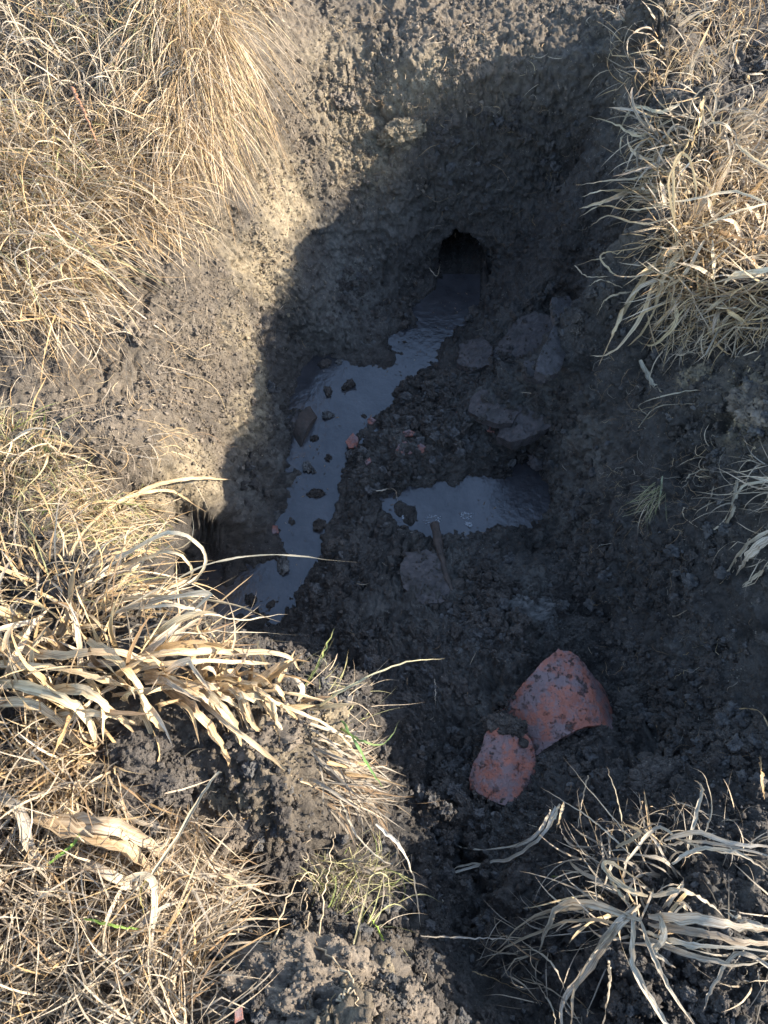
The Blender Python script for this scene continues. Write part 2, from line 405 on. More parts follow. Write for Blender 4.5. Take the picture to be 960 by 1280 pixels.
# ------------------------------------------------------------------ the ground
def blobs(lst, p):
    r = np.zeros(len(p))
    for u, v, rad, val in lst:
        c = hit(u, v); d2 = ((p - c) ** 2).sum(-1)
        r = np.maximum(r, val * np.exp(-d2 / (rad * rad)))
    return r
OCHRE = [(350,250,.12,1),(335,330,.10,1),(300,330,.08,.7),(450,180,.12,.9),(420,130,.10,.7),(500,120,.1,.7),(240,600,.10,1),(210,615,.07,.9),(320,470,.08,.8),(300,420,.09,.6),(310,520,.08,.8),(600,60,.10,.3),(540,90,.09,.6),(660,70,.08,.2),
         (385,890,.06,.6),(340,930,.07,.5),(300,1000,.05,.7),(400,1240,.09,.5),(500,1240,.06,.6),(950,510,.08,.7),(860,475,.03,.6),(430,70,.12,.5),(265,290,.07,.5),(700,20,.2,.1),(470,10,.2,.1)]
CLAY = [(720,640,.10,.9),(740,560,.10,.9),(600,860,.12,.5),(560,700,.16,.7),(500,780,.12,.6),(660,500,.12,.6),(680,430,.10,.6),(300,620,.08,.8),(350,520,.06,.9),(560,240,.10,.4),(780,700,.12,.4),(850,850,.12,.4),(620,1080,.15,.4),(880,1180,.15,.4),(430,350,.14,1),(410,400,.12,.9),(420,300,.08,.8),(640,760,.12,1),(720,540,.10,.8),(710,620,.10,.7),(520,560,.16,.6),(600,500,.14,.5),(480,270,.10,.7),(620,250,.12,.3),(530,700,.12,.4),(350,580,.1,.6),(640,440,.12,.4),(430,660,.1,.4)]
BROWN = [(170,950,.12,.7),(330,940,.15,1),(300,1010,.12,.9),(385,900,.10,1),(400,1240,.2,1),(250,1150,.3,.6),(520,40,.3,1),(600,60,.2,1),(440,100,.15,1),(150,300,.4,.7),(380,60,.25,1),(380,160,.12,.9),(150,510,.22,.9),(250,430,.2,.9),(520,40,.25,.9),(650,30,.25,.8),(280,560,.15,.8),(740,560,.08,.5),(220,470,.15,.8),(460,220,.12,.9),(170,940,.1,.3),(400,1250,.15,.8),(800,100,.15,.5),(250,350,.15,.8)]
def build_ground():
    NT, M1, M2 = 1600, 470, 28
    c = np.array([.08, 1.0]); th = np.linspace(0, 2 * np.pi, NT, endpoint=False)
    ct, sn = np.cos(th), np.sin(th)
    rr = np.linspace(0.0, 2.1, 900)
    X = c[0] + rr[None, :] * .55 * ct[:, None]; Y = c[1] + rr[None, :] * .9 * sn[:, None]
    Z = H(X, Y)
    ds = np.sqrt(np.diff(X, axis=1) ** 2 + np.diff(Y, axis=1) ** 2 + (1.0 * np.diff(Z, axis=1)) ** 2)
    s = np.concatenate([np.zeros((NT, 1)), np.cumsum(ds, 1)], 1)
    # smooth the sampling between neighbouring rays
    rs = np.empty((NT, M1)); q = np.linspace(0.004, 1, M1)
    for i in range(NT): rs[i] = np.interp(q * s[i, -1], s[i], rr)
    k = np.ones(9) / 9
    ext = np.concatenate([rs[-4:], rs, rs[:4]], 0)
    rs = sum(ext[j:j + NT] for j in range(9)) / 9
    ro = 2.1 * (60 ** (np.arange(1, M2 + 1) / M2)); ro = np.broadcast_to(ro, (NT, M2))
    ra = np.concatenate([rs, ro], 1); M = M1 + M2
    X = c[0] + ra * .55 * ct[:, None]; Y = c[1] + ra * .9 * sn[:, None]
    far = sstep(1.9, 4, ra)
    Z = H(X, Y) * (1 - far) + far * (.05 + .12 * fbm(p2(X, Y) * .35, 2, 3))
    p = np.stack([X, Y, Z], -1).reshape(-1, 3)
    n = HN(p[:, 0], p[:, 1])
    near = (1 - sstep(1.9, 3.2, ra)).ravel()
    idx = np.where(near > 0)[0]; q = p[idx]
    # regions: how lumpy the soil is
    lump = np.full(len(q), .85)
    lump = np.maximum(lump, 1.25 * np.clip(blobs([(480,900,.2,1),(560,1050,.2,1),(650,800,.2,1),(800,930,.2,1),(800,1150,.3,1),(560,540,.12,1),(640,470,.12,1),(400,1240,.15,1.1),(470,820,.15,1),(880,560,.12,1),(340,950,.15,1),(520,700,.14,1),(620,330,.1,.8)], q) * 1.55, 0, 1.9))
    lump *= 1 - .55 * np.clip(blobs([(380,60,.2,1),(180,490,.25,.75),(260,420,.15,.75),(350,270,.12,.6),(420,160,.12,.5),(520,60,.2,.6),(270,500,.15,.3),(230,600,.1,1),(420,350,.15,.4),(720,560,.1,.7)], q), 0, 1)
    w1 = np.stack([fbm(q * 22, 3, 61 + k_) for k_ in range(3)], -1) * .9
    f1 = .62 - worley(q * 21 + w1, 51)
    w2 = np.stack([fbm(q * 60, 2, 65 + k_) for k_ in range(3)], -1) * .9
    f2 = .62 - worley(q * 58 + w2, 52)
    f3 = .62 - worley(q * 130, 53)
    a = fbm(q * 16, 3, 71)
    hol = np.clip(fbm(q * 13, 3, 81) - .22, 0, 1) * -.10            # pits and cracks
    disp = lump * (f1 * .027 + f2 * .017 + f3 * .007 + a * .014 + hol * .8) + fbm(q * 90, 3, 91) * .0022
    cn = fbm(q * np.array([26., 15., 9.]), 3, 171); cm = np.clip(fbm(q * 7, 2, 172) * 2.2 + .25, 0, 1)
    disp -= np.clip(.09 - np.abs(cn), 0, 1) / .09 * .011 * cm
    cn2 = fbm(q * 34, 2, 173); disp -= np.clip(.06 - np.abs(cn2), 0, 1) / .06 * .006 * np.clip(fbm(q * 9, 2, 174) * 2.5, 0, 1)
    disp *= near[idx]
    wm = bilin(mb, X0, Y0, ST, q[:, 0], q[:, 1])
    disp *= 1 - .55 * wm
    n3 = n[idx].copy()
    n3 += np.stack([fbm(q * 30, 2, 95), fbm(q * 30, 2, 96), fbm(q * 30, 2, 97)], -1) * .45
    q = q + n3 * disp[:, None]
    # keep dry ground above the water level except inside the pools
    inpit = (q[:, 2] < ZW + .004) & (wm < .05)
    q[inpit, 2] = ZW + .004
    # drain hole running into the far wall
    hx, hz = .234, -.508
    ex = ((q[:, 0] - hx) / (.083 + .014 * fbm(q * 30, 2, 99))) ** 2 + ((q[:, 2] - hz) / (.112 + .012 * fbm(q * 35, 2, 98))) ** 2
    m = (ex < 1) & (q[:, 1] > 1.66) & (q[:, 1] < 2.05)
    wgt = sstep(0, .55, 1 - ex) * m
    q[:, 1] += wgt * .42; q[:, 2] -= wgt * .01 * 0; q[:, 0] += wgt * .03
    p[idx] = q
    soil = np.zeros((len(p), 3)); soil[idx, 0] = blobs(OCHRE, q); soil[idx, 1] = blobs(CLAY, q); soil[idx, 2] = np.maximum(blobs(BROWN, q), .25 * sstep(-.1, .1, q[:, 2]))
    soil[np.setdiff1d(np.arange(len(p)), idx), 2] = .5
    # faces
    ii = np.arange(NT); jj = np.arange(M - 1)
    A = (ii[:, None] * M + jj[None]); B = (((ii + 1) % NT)[:, None] * M + jj[None])
    f = np.stack([A, A + 1, B + 1, B], -1).reshape(-1, 4)
    # close the tiny centre with a fan of quads collapsing to the centre vertex ring
    me = mesh_np('ground', p, f, M_SOIL, {'soil': ('FLOAT_COLOR', soil)})
    o = link('ground', me); tag(o, kind='structure')
    return q, idx, p
gq, gidx, gp = build_ground()
# centre plug (a soil-covered lump in the middle of the pit floor)

def build_water(mask, name):
    b = blur(mask, 2); cell = 4
    bb = b[::cell, ::cell] > .02
    bb = bb | np.roll(bb, 1, 0) | np.roll(bb, -1, 0) | np.roll(bb, 1, 1) | np.roll(bb, -1, 1)
    I, J = np.where(bb)
    keys = {}; V = []; F = []
    def vid(i, j):
        if (i, j) not in keys:
            keys[(i, j)] = len(V); V.append((X0 + i * cell * ST, Y0 + j * cell * ST, ZW))
        return keys[(i, j)]
    for i, j in zip(I, J): F.append((vid(i, j), vid(i + 1, j), vid(i + 1, j + 1), vid(i, j + 1)))
    o = link(name, mesh_np(name, V, F, M_WATER)); tag(o, kind='structure'); return o
build_water(masks[0], 'puddle_water')
build_water(masks[1], 'puddle_water')

# ------------------------------------------------------------------ loose crumbs (geometry-node scatter of small clods)
def ico(sub):
    import bmesh
    bm = bmesh.new(); bmesh.ops.create_icosphere(bm, subdivisions=sub, radius=1)
    v = np.array([x.co[:] for x in bm.verts]); f = np.array([[x.index for x in q.verts] for q in bm.faces]); bm.free()
    return v, f
ICO = {s: ico(s) for s in (2, 3, 4, 5, 6, 7)}
def clod_verts(sub, seed, rough=.35, squash=(1, 1, 1), cube=.0):
    v, f = ICO[sub]; o = np.array([seed * 3.1, seed * 1.7, seed * .9])
    n = v / np.abs(v).max(1, keepdims=True)
    b = v * (1 - cube) + n * cube * .8
    d = 1 + rough * fbm(v * 1.3 + o, 3, seed) + rough * .55 * (.5 - worley(v * 1.9 + o, seed)) + rough * .22 * fbm(v * 6 + o, 3, seed + 5)
    if sub >= 4: d = d + rough * .25 * (.5 - worley(v * 5.5 + o, seed + 2))
    if sub >= 5: d = d + rough * .16 * (.5 - worley(v * 13 + o, seed + 3)) + rough * .09 * (.5 - worley(v * 27 + o, seed + 4)) - rough * 1.1 * np.clip(fbm(v * 3.2 + o, 3, seed + 8) - .25, 0, 1)
    return b * d[:, None] * np.array(squash), f
def scatter(name, pts, nrm, sc, mats, label, sub=2, squash=(1, 1, .75)):
    vs = len(mats)
    for k in range(vs):
        sel = np.arange(len(pts)) % vs == k
        v, f = clod_verts(sub, 200 + k * 7, .95, squash, .35)
        src = bpy.data.objects.new('crumb_source', mesh_np('crumb_source', v, f, mats[k]))
        me = bpy.data.meshes.new(name); p = pts[sel].astype(np.float32)
        me.vertices.add(len(p)); me.vertices.foreach_set('co', p.ravel())
        a = me.attributes.new('csize', 'FLOAT', 'POINT'); a.data.foreach_set('value', sc[sel].astype(np.float32))
        a = me.attributes.new('crot', 'FLOAT_VECTOR', 'POINT'); a.data.foreach_set('vector', rng.uniform(0, 6.28, (len(p), 3)).astype(np.float32).ravel())
        o = link(name, me); tag(o, kind='stuff')
        if label: o['label'] = label
        ng = bpy.data.node_groups.new('crumb_scatter', 'GeometryNodeTree')
        ng.interface.new_socket('Geometry', in_out='INPUT', socket_type='NodeSocketGeometry')
        ng.interface.new_socket('Geometry', in_out='OUTPUT', socket_type='NodeSocketGeometry')
        gi_ = ng.nodes.new('NodeGroupInput'); go = ng.nodes.new('NodeGroupOutput')
        iop = ng.nodes.new('GeometryNodeInstanceOnPoints'); oi = ng.nodes.new('GeometryNodeObjectInfo'); oi.inputs[0].default_value = src
        oi.inputs['As Instance'].default_value = True
        na = ng.nodes.new('GeometryNodeInputNamedAttribute'); na.data_type = 'FLOAT'; na.inputs[0].default_value = 'csize'
        nr = ng.nodes.new('GeometryNodeInputNamedAttribute'); nr.data_type = 'FLOAT_VECTOR'; nr.inputs[0].default_value = 'crot'
        ng.links.new(gi_.outputs[0], iop.inputs['Points']); ng.links.new(oi.outputs['Geometry'], iop.inputs['Instance'])
        ng.links.new([s for s in na.outputs if s.enabled][0], iop.inputs['Scale'])
        ng.links.new([s for s in nr.outputs if s.enabled][0], iop.inputs['Rotation'])
        ng.links.new(iop.outputs[0], go.inputs[0])
        md = o.modifiers.new('scatter', 'NODES'); md.node_group = ng
COATS = []
def crumbs():
    # candidates straight from the displaced ground vertices
    n = len(gq); pr = np.ones(n)
    inview = (np.abs(gq[:, 0]) < 1.25) & (gq[:, 1] > -.45) & (gq[:, 1] < 2.6)
    rad = np.sqrt(((gq[:, 0] - .08) / .55) ** 2 + ((gq[:, 1] - 1) / .9) ** 2)
    wm = bilin(mb, X0, Y0, ST, gq[:, 0], gq[:, 1])
    base = inview * np.clip(rad, .05, 3) * (wm < .25)
    m = blobs([(480,880,.25,1),(600,1000,.25,1),(650,780,.2,1),(820,900,.25,1),(800,1150,.3,1),(560,540,.2,.8),(640,450,.15,.8),(400,1240,.15,1),(440,120,.2,1),(550,50,.3,1),(380,900,.12,1),(900,520,.15,1)], gq)
    brn = np.maximum(blobs(BROWN, gq), .25 * sstep(-.1, .1, gq[:, 2])); och = blobs(OCHRE, gq)
    litz = sstep(-.44, -.34, gq[:, 2]) * (gq[:, 0] < .12) * (gq[:, 1] > .62) * (1 - sstep(.12, .2, gq[:, 0]))
    litz = np.maximum(litz, sstep(-.12, -.05, gq[:, 2]) * (gq[:, 1] > 1.7) * (gq[:, 0] < .6))
    pr = base * (.4 + m) * np.clip(.55 + 1.4 * fbm(gq * 9, 3, 141), .08, 2) * (1 - litz)
    def go(pr, k, lo, hi, ex, mats, sub, rs):
        pr = pr / pr.sum(); s = rng.choice(n, k, replace=False, p=pr)
        size = np.clip(lo * (1 - rng.random(k)) ** (-ex), lo, hi)
        jit = rng.normal(0, .0015, (k, 3))
        scatter('soil_crumbs', gq[s] + jit + HN(gq[s, 0], gq[s, 1]) * (size * .3)[:, None], None, size, mats, None, sub)
    go(pr, 78000, .0013, .0065, .36, [M_CLOD, M_CLOD, M_CLOD, M_LIGHT, M_CLOD, M_CLOD], 3, 1)
    go(base * (.15 + m ** 1.5) * np.clip(.2 + 2.2 * fbm(gq * 8, 3, 151), .01, 2) * (1 - litz), 3800, .0060, .0135, .42, [M_CLOD, M_CLOD, M_LIGHT, M_CLOD], 5, 4)
    go(base * litz * (brn + .05) * np.clip(.4 + 1.8 * fbm(gq * 9, 3, 142), .03, 2), 20000, .0012, .0065, .34, [M_BROWN, M_BROWN], 3, 2)
    go(base * och ** 2 * np.clip(.5 + 1.6 * fbm(gq * 12, 3, 143), .05, 2), 7000, .0012, .005, .30, [M_OCHRE, M_OCHRE, M_BROWN], 3, 3)
    if COATS:
        for mat in (M_OCHRE, M_CLOD, M_GREYCLAY, M_BROWN):
            P_ = [c for c in COATS if c[1] is mat]
            if not P_: continue
            p = np.concatenate([c[0] for c in P_]); size = np.clip(.0015 * (1 - rng.random(len(p))) ** (-.38), .0015, .007)
            scatter('soil_crumbs', p, None, size, [mat, mat], None, 3)

# ------------------------------------------------------------------ blades, leaves, stems and roots
GOLD = [(.60,.46,.27), (.56,.40,.22), (.66,.54,.34), (.50,.36,.20), (.62,.50,.33)]
PALE = [(.68,.57,.43), (.72,.62,.49), (.62,.53,.41), (.57,.49,.38)]
GREY = [(.36,.325,.275), (.42,.385,.33), (.32,.29,.245), (.47,.43,.37)]
DARK = [(.30,.22,.14), (.24,.17,.11), (.36,.25,.15)]
GREEN = [(.26,.33,.10), (.32,.37,.14), (.20,.28,.08)]
PGREEN = [(.42,.44,.22), (.48,.47,.27)]
FRESH = [(.18,.34,.05), (.24,.40,.08)]
def pal(n, parts, r=rng):
    ws = np.array([w_ for _, w_ in parts], float); ws /= ws.sum()
    k = r.choice(len(parts), n, p=ws); out = np.zeros((n, 3))
    for i in range(n):
        c = parts[k[i]][0]; out[i] = c[r.integers(len(c))]
    return out * np.array([1.08, 1.06, 1.03]) * r.uniform(.82, 1.12, (n, 1))
def unit(a): return a / np.maximum(np.linalg.norm(a, axis=-1, keepdims=True), 1e-9)

def ribbon(C, W, tint, twist=0.0, fold=.28, cross=3, seed=0, norm0=None):
    """C (n, s, 3) centre lines, W (n,) widths -> vertices, quads, tint, bc"""
    n, s, _ = C.shape; r = np.random.default_rng(seed)
    T = unit(np.gradient(C, axis=1))
    if norm0 is None: norm0 = unit(np.array([0, -.25, 1.0]) + r.normal(0, .55, (n, 3)))
    N0 = np.broadcast_to(norm0[:, None, :], C.shape)
    S = unit(np.cross(T, N0)); U = unit(np.cross(S, T))
    t = np.linspace(0, 1, s)[None, :, None]
    ang = (np.broadcast_to(np.asarray(twist, float).reshape(-1, 1, 1), (n, 1, 1))) * t
    wk = np.cumsum(r.normal(0, .75 / math.sqrt(s), (n, s, 1)), 1); ang = ang + wk - wk[:, :1]
    S2 = S * np.cos(ang) + U * np.sin(ang); U2 = -S * np.sin(ang) + U * np.cos(ang)
    prof = np.minimum(1, .45 + t * 3.5) * np.power(np.clip(1 - t ** 2.6, .0, 1), .8) + .04
    hw = W[:, None, None] * .5 * prof * (1 + .09 * r.normal(0, 1, (n, s, 1))).clip(.6, 1.4)
    if cross == 3:
        fo = fold * (1 + .8 * r.normal(0, 1, (n, s, 1)))
        rows = [C - S2 * hw + U2 * hw * fo, C - U2 * hw * fo, C + S2 * hw + U2 * hw * fo]; ax = [-1, 0, 1]
    else:
        rows = [C - S2 * hw, C + S2 * hw]; ax = [-1, 1]
    V = np.stack(rows, 2)                       # n s c 3
    c = len(rows)
    base = (np.arange(n) * s * c)[:, None, None]
    i = (np.arange(s - 1) * c)[None, :, None]; j = np.arange(c - 1)[None, None, :]
    a = base + i + j
    F = np.stack([a, a + 1, a + c + 1, a + c], -1).reshape(-1, 4)
    TI = np.broadcast_to(tint[:, None, None, :], (n, s, c, 3))
    sd_ = r.random(n)
    B = np.stack([np.broadcast_to(np.array(ax)[None, None, :], (n, s, c)), np.broadcast_to(t[..., 0][:, :, None] * 1.0, (n, s, c)), np.broadcast_to(sd_[:, None, None], (n, s, c))], -1)
    return V.reshape(-1, 3), F, TI.reshape(-1, 3), B.reshape(-1, 3)
def join(parts):
    V, F, T, B = [], [], [], []; o = 0
    for v, f, t, b in parts:
        V.append(v); F.append(f + o); T.append(t); B.append(b); o += len(v)
    return np.concatenate(V), np.concatenate(F), np.concatenate(T), np.concatenate(B)
def blade_mesh(name, parts, origin=(0, 0, 0), mat=None):
    v, f, t, b = join(parts)
    return mesh_np(name, v - np.array(origin), f, mat or M_GRASS, {'tint': ('FLOAT_COLOR', t), 'bc': ('FLOAT_VECTOR', b)})

def grow(root, d, L, seg, grav=1.0, curl=.5, kink=.25, clear=.004, seed=0, lift=None):
    """let blades grow from root along d, bending under their weight and resting on the ground"""
    r = np.random.default_rng(seed); n = len(root)
    C = np.zeros((n, seg + 1, 3)); C[:, 0] = root; p = root.copy(); d = unit(d)
    cv = r.normal(0, curl, (n, 3)); kseg = r.integers(2, max(3, seg), n); kon = r.random(n) < kink
    clear = np.broadcast_to(clear, (n,))
    st = L / seg
    for k in range(seg):
        g = np.zeros((n, 3)); g[:, 2] = -1
        d = d + g * (grav * st * 7)[:, None] * 1.0 + np.cross(d, cv) * (1.0 / seg) + r.normal(0, .05, (n, 3))
        kk = kon & (kseg == k)
        d = d + kk[:, None] * r.normal(0, .75, (n, 3))
        d = unit(d)
        q = p + d * st[:, None]
        pen = H(q[:, 0], q[:, 1]) + clear - q[:, 2]
        nn = HN(q[:, 0], q[:, 1])
        pu = np.clip(pen, 0, .06) * nn[:, 2]
        q = q + nn * np.where(pen > 0, pu, 0)[:, None]
        nd = unit(q - p); d = np.where((pen > 0)[:, None], nd, d)
        p = p + d * st[:, None]
        C[:, k + 1] = p
    return C
def spl(pts, n):
    """Catmull-Rom through pts, n samples"""
    p = np.array(pts, float)
    if len(p) == 2: p = np.array([p[0], (p[0] + p[1]) / 2, p[1]])
    e_ = np.vstack([2 * p[0] - p[1], p, 2 * p[-1] - p[-2]]); out = []
    m = len(p) - 1
    for x in np.linspace(0, m - 1e-6, n):
        i = int(x); t = x - i; a, b, c, d = e_[i], e_[i + 1], e_[i + 2], e_[i + 3]
        out.append(.5 * (2 * b + (c - a) * t + (2 * a - 5 * b + 4 * c - d) * t * t + (3 * b - a - 3 * c + d) * t ** 3))
    return np.array(out)
def pts_in(poly, n, r=rng):
    poly = np.array(poly, float); lo, hi = poly.min(0), poly.max(0); out = np.zeros((0, 2))
    while len(out) < n:
        q = r.uniform(lo, hi, (n * 3, 2)); m = inpoly(q[:, 0], q[:, 1], [tuple(k) for k in poly]); out = np.vstack([out, q[m]])
    return out[:n]
def flow_dirs(uv, du, dv, lift, spread, r=rng):
    a = hit(uv[:, 0], uv[:, 1]); k = 8.0 / max(1e-6, math.hypot(du, dv)); b = hit(uv[:, 0] + du * k, uv[:, 1] + dv * k)
    d = b - a; nd = np.linalg.norm(d, axis=1); bad = nd > .08
    mean = unit(d[~bad].mean(0)) if (~bad).any() else np.array([0, -1, 0])
    d = np.where(bad[:, None], mean, unit(d)); d[:, 2] *= .3
    d = unit(d) + r.normal(0, 1, d.shape) * np.array([spread, spread, spread * .45]); d[:, 2] += lift * r.uniform(.3, 1.4, len(d))
    return a, unit(d)
SEED = [100]
def region(poly, n, flow, lift, spread, L, W, palette, seg=7, grav=1.0, curl=.6, kink=.25, thick=.03, cross=2, fold=.25, sink=.006):
    SEED[0] += 1; r = np.random.default_rng(SEED[0])
    uv = pts_in(poly, n, r)
    root, d = flow_dirs(uv, flow[0], flow[1], lift, spread, r)
    # tussocky: pull roots together a little
    f = fbm(root * 14, 2, SEED[0]); keep = f > -.22
    d = unit(d + np.stack([fbm(root * 22, 2, SEED[0] + 40), fbm(root * 22, 2, SEED[0] + 50), .4 * fbm(root * 22, 2, SEED[0] + 60)], -1) * 1.1)
    root, d = root[keep], d[keep]; n = len(root)
    if n == 0: return []
    root = root - HN(root[:, 0], root[:, 1]) * sink
    Ls = r.uniform(L[0], L[1], n); Ws = r.uniform(W[0], W[1], n)
    C = grow(root, d, Ls, seg, grav, curl, kink, r.uniform(.002, 1, n) ** 1.4 * thick + .002, SEED[0])
    return [ribbon(C, Ws, pal(n, palette, r), twist=r.normal(0, 1.1, n), fold=fold, cross=cross, seed=SEED[0])]
def leaves(tuft, poly, n, flow, lift, spread, L, W, palette, org, seg=12, **kw):
    """broad dead leaves, each one a part of its tuft"""
    for k in range(n):
        prt = []
        while not prt: prt = region(poly, 1, flow, lift, spread, L, W, palette, seg=seg, cross=3, **kw)
        o = link('leaf', blade_mesh('leaf', prt, org), tuft)
def make_tuft(label, polys, lv=(), group=None, cat='grass tuft', name='grass_tuft', traced=(), seed=0, part='blades', tw=1.25):
    p0 = np.array(polys[0][0], float).mean(0); org = hit(p0[0], p0[1])
    t = empty(name, org); tag(t, label, cat, group)
    prt = []
    for a in polys: prt += region(*a[:-1], **a[-1])
    if prt:
        o = link(part, blade_mesh(part, prt, org), t); tag(o, kind='stuff')
    for a in lv: leaves(t, *a[:-1], org, **a[-1])
    for tr in traced: trace(tr[0], tr[1] * tw, tr[2], parent=t, org=org)
    return t
def trace(pts, width, tint, nm='leaf', parent=None, org=(0, 0, 0), n=22, tw=.6, fold=.3, seed=None):
    """one blade laid along points seen in the photograph; third value: height above the ground there, or absolute height if below -1 (-10 + z)"""
    SEED[0] += 1; w3 = []
    for u, v, z in pts:
        w3.append(P(u, v, z + 10) if z < -5 else hit(u, v, z + (.022 if z > .045 else 0)))
    C = spl(w3, n)
    C[1:-1] += np.random.default_rng(SEED[0]).normal(0, .0007, (n - 2, 3))
    # never below the ground
    h = H(C[:, 0], C[:, 1]) + .002; C[:, 2] = np.where((h > C[:, 2]) & (h - C[:, 2] < .03), h, C[:, 2])
    prt = ribbon(C[None], np.array([width]), np.array([tint]), twist=np.array([tw]), fold=fold, cross=3, seed=SEED[0])
    return link(nm, blade_mesh(nm, [prt], org), parent)
def tube(name, C, rad, mat, parent=None, org=None, sides=6, taper=.35):
    C = np.array(C); n = len(C); T = unit(np.gradient(C, axis=0)); a = np.array([.3, .2, .93]); S = unit(np.cross(T, a)); U = np.cross(S, T)
    rr = rad * (1 - (1 - taper) * np.linspace(0, 1, n)) * (1 + .18 * np.random.default_rng(n + int(rad * 1e6)).normal(0, 1, n)).clip(.6, 1.5)
    th = np.linspace(0, 2 * np.pi, sides, endpoint=False)
    V = C[:, None] + rr[:, None, None] * (S[:, None] * np.cos(th)[None, :, None] + U[:, None] * np.sin(th)[None, :, None])
    V = V.reshape(-1, 3); F = []
    for i in range(n - 1):
        for j in range(sides):
            k = (j + 1) % sides; F.append((i * sides + j, i * sides + k, (i + 1) * sides + k, (i + 1) * sides + j))
    return V, np.array(F)
def stem(name, pts, rad, mat, parent=None, org=(0, 0, 0), n=18, wob=.0012, sides=6):
    SEED[0] += 1; w3 = [P(u, v, z + 10) if z < -5 else hit(u, v, z) for u, v, z in pts]
    C = spl(w3, n); C[1:-1] += np.random.default_rng(SEED[0]).normal(0, wob, (n - 2, 3))
    if parent is None: org = C[0]
    V, F = tube(name, C, rad, mat, sides=sides)
    o = link(name, mesh_np(name, V - np.array(org), F, mat), parent)
    if parent is None: o.location = org
    return o
STRAW = [(GOLD, 5), (PALE, 4), (GREY, 1), (DARK, .8)]
MAT1 = [(GOLD, 4), (PALE, 4), (GREY, 2), (DARK, 1.2), (PGREEN, .8), (GREEN, .25)]
WEATH = [(GREY, 5), (PALE, 2.5), (GOLD, 1.5), (DARK, 1)]

# --- upper left bank
make_tuft('wide mat of short tangled dry grass filling the top left corner', [
  ([(-150,-120),(230,-120),(220,20),(170,120),(190,230),(60,260),(-150,240)], 6000, (1,.55), .35, .75, (.05,.15), (.0010,.0026), MAT1, dict(seg=6, thick=.045, curl=.9)),
  ([(-100,-60),(200,-60),(200,130),(150,230),(-100,230)], 900, (.6,.3), .5, .8, (.08,.2), (.002,.0042), [(PALE,4),(GOLD,2),(GREY,2)], dict(seg=9, thick=.055, curl=1.4, kink=.5))])
make_tuft('fine straw-coloured grass hanging like a curtain over the upper left wall', [
  ([(175,-20),(275,-40),(285,60),(275,90),(220,90),(180,60)], 1500, (.02,1), .06, .20, (.20,.46), (.0010,.0022), [(GOLD,4.5),(PALE,4),(DARK,.8),(PGREEN,.5)], dict(seg=10, thick=.035, curl=.35, kink=.06)),
  ([(185,90),(275,80),(285,170),(205,190)], 700, (.02,1), .03, .2, (.14,.32), (.0010,.0020), [(GOLD,4.5),(PALE,3.5),(DARK,.8)], dict(seg=9, thick=.022, curl=.35, kink=.06)),
  ([(200,-60),(420,-80),(370,0),(310,30),(200,30)], 900, (.2,.6), .35, .6, (.06,.15), (.001,.0024), STRAW, dict(seg=7, thick=.03, curl=1.0))])
make_tuft('long combed straw sweeping down the left bank from the frame edge', [
  ([(-190,120),(60,150),(130,230),(60,330),(-190,330)], 3000, (1,.85), .06, .14, (.16,.38), (.0014,.0034), [(GOLD,4),(PALE,4),(GREY,1),(PGREEN,1)], dict(seg=10, thick=.05, curl=.3, kink=.05)),
  ([(-190,320),(60,300),(120,360),(60,400),(-190,420)], 900, (1,.35), .14, .35, (.12,.28), (.0014,.0036), [(GOLD,3),(PALE,4),(GREY,1.5),(DARK,.7)], dict(seg=10, thick=.035, curl=.9, kink=.25)),
  ([(60,120),(200,150),(230,270),(170,300),(100,230)], 900, (.6,1), .15, .3, (.10,.22), (.0012,.0026), STRAW, dict(seg=8, thick=.03, curl=.6, kink=.15))],
  lv=[([(-60,180),(60,180),(120,300),(-60,330)], 26, (1,.8), .12, .2, (.2,.36), (.003,.0055), [(PALE,3),(GOLD,2)], dict(thick=.05, curl=.5)),
      ([(-60,330),(80,330),(120,390),(-60,400)], 16, (1,.3), .2, .5, (.12,.25), (.004,.007), [(PALE,3),(GOLD,2)], dict(thick=.04, curl=1.6, kink=.6))])
# --- left edge, middle
make_tuft('sparse thin straw lying over the brown soil left of the pit', [
  ([(-40,400),(120,400),(240,430),(250,560),(120,570),(-40,480)], 260, (1,.6), .10, .9, (.05,.16), (.0008,.0018), STRAW, dict(seg=7, thick=.012, curl=1.5, kink=.3))])
make_tuft('low greenish tuft of short grass above the black gap at left', [
  ([(-100,505),(20,520),(110,600),(200,640),(190,690),(60,680),(-100,640)], 1900, (1,.35), .18, .75, (.04,.12), (.0010,.0024), [(GOLD,3),(PALE,3),(PGREEN,2.5),(GREEN,.5),(GREY,1)], dict(seg=6, thick=.035, curl=1.1)),
  ([(-60,520),(40,520),(80,600),(-60,640)], 140, (1,.3), .4, .7, (.08,.18), (.002,.0045), [(PALE,3),(GOLD,2)], dict(seg=9, thick=.04, curl=1.4, kink=.4))])
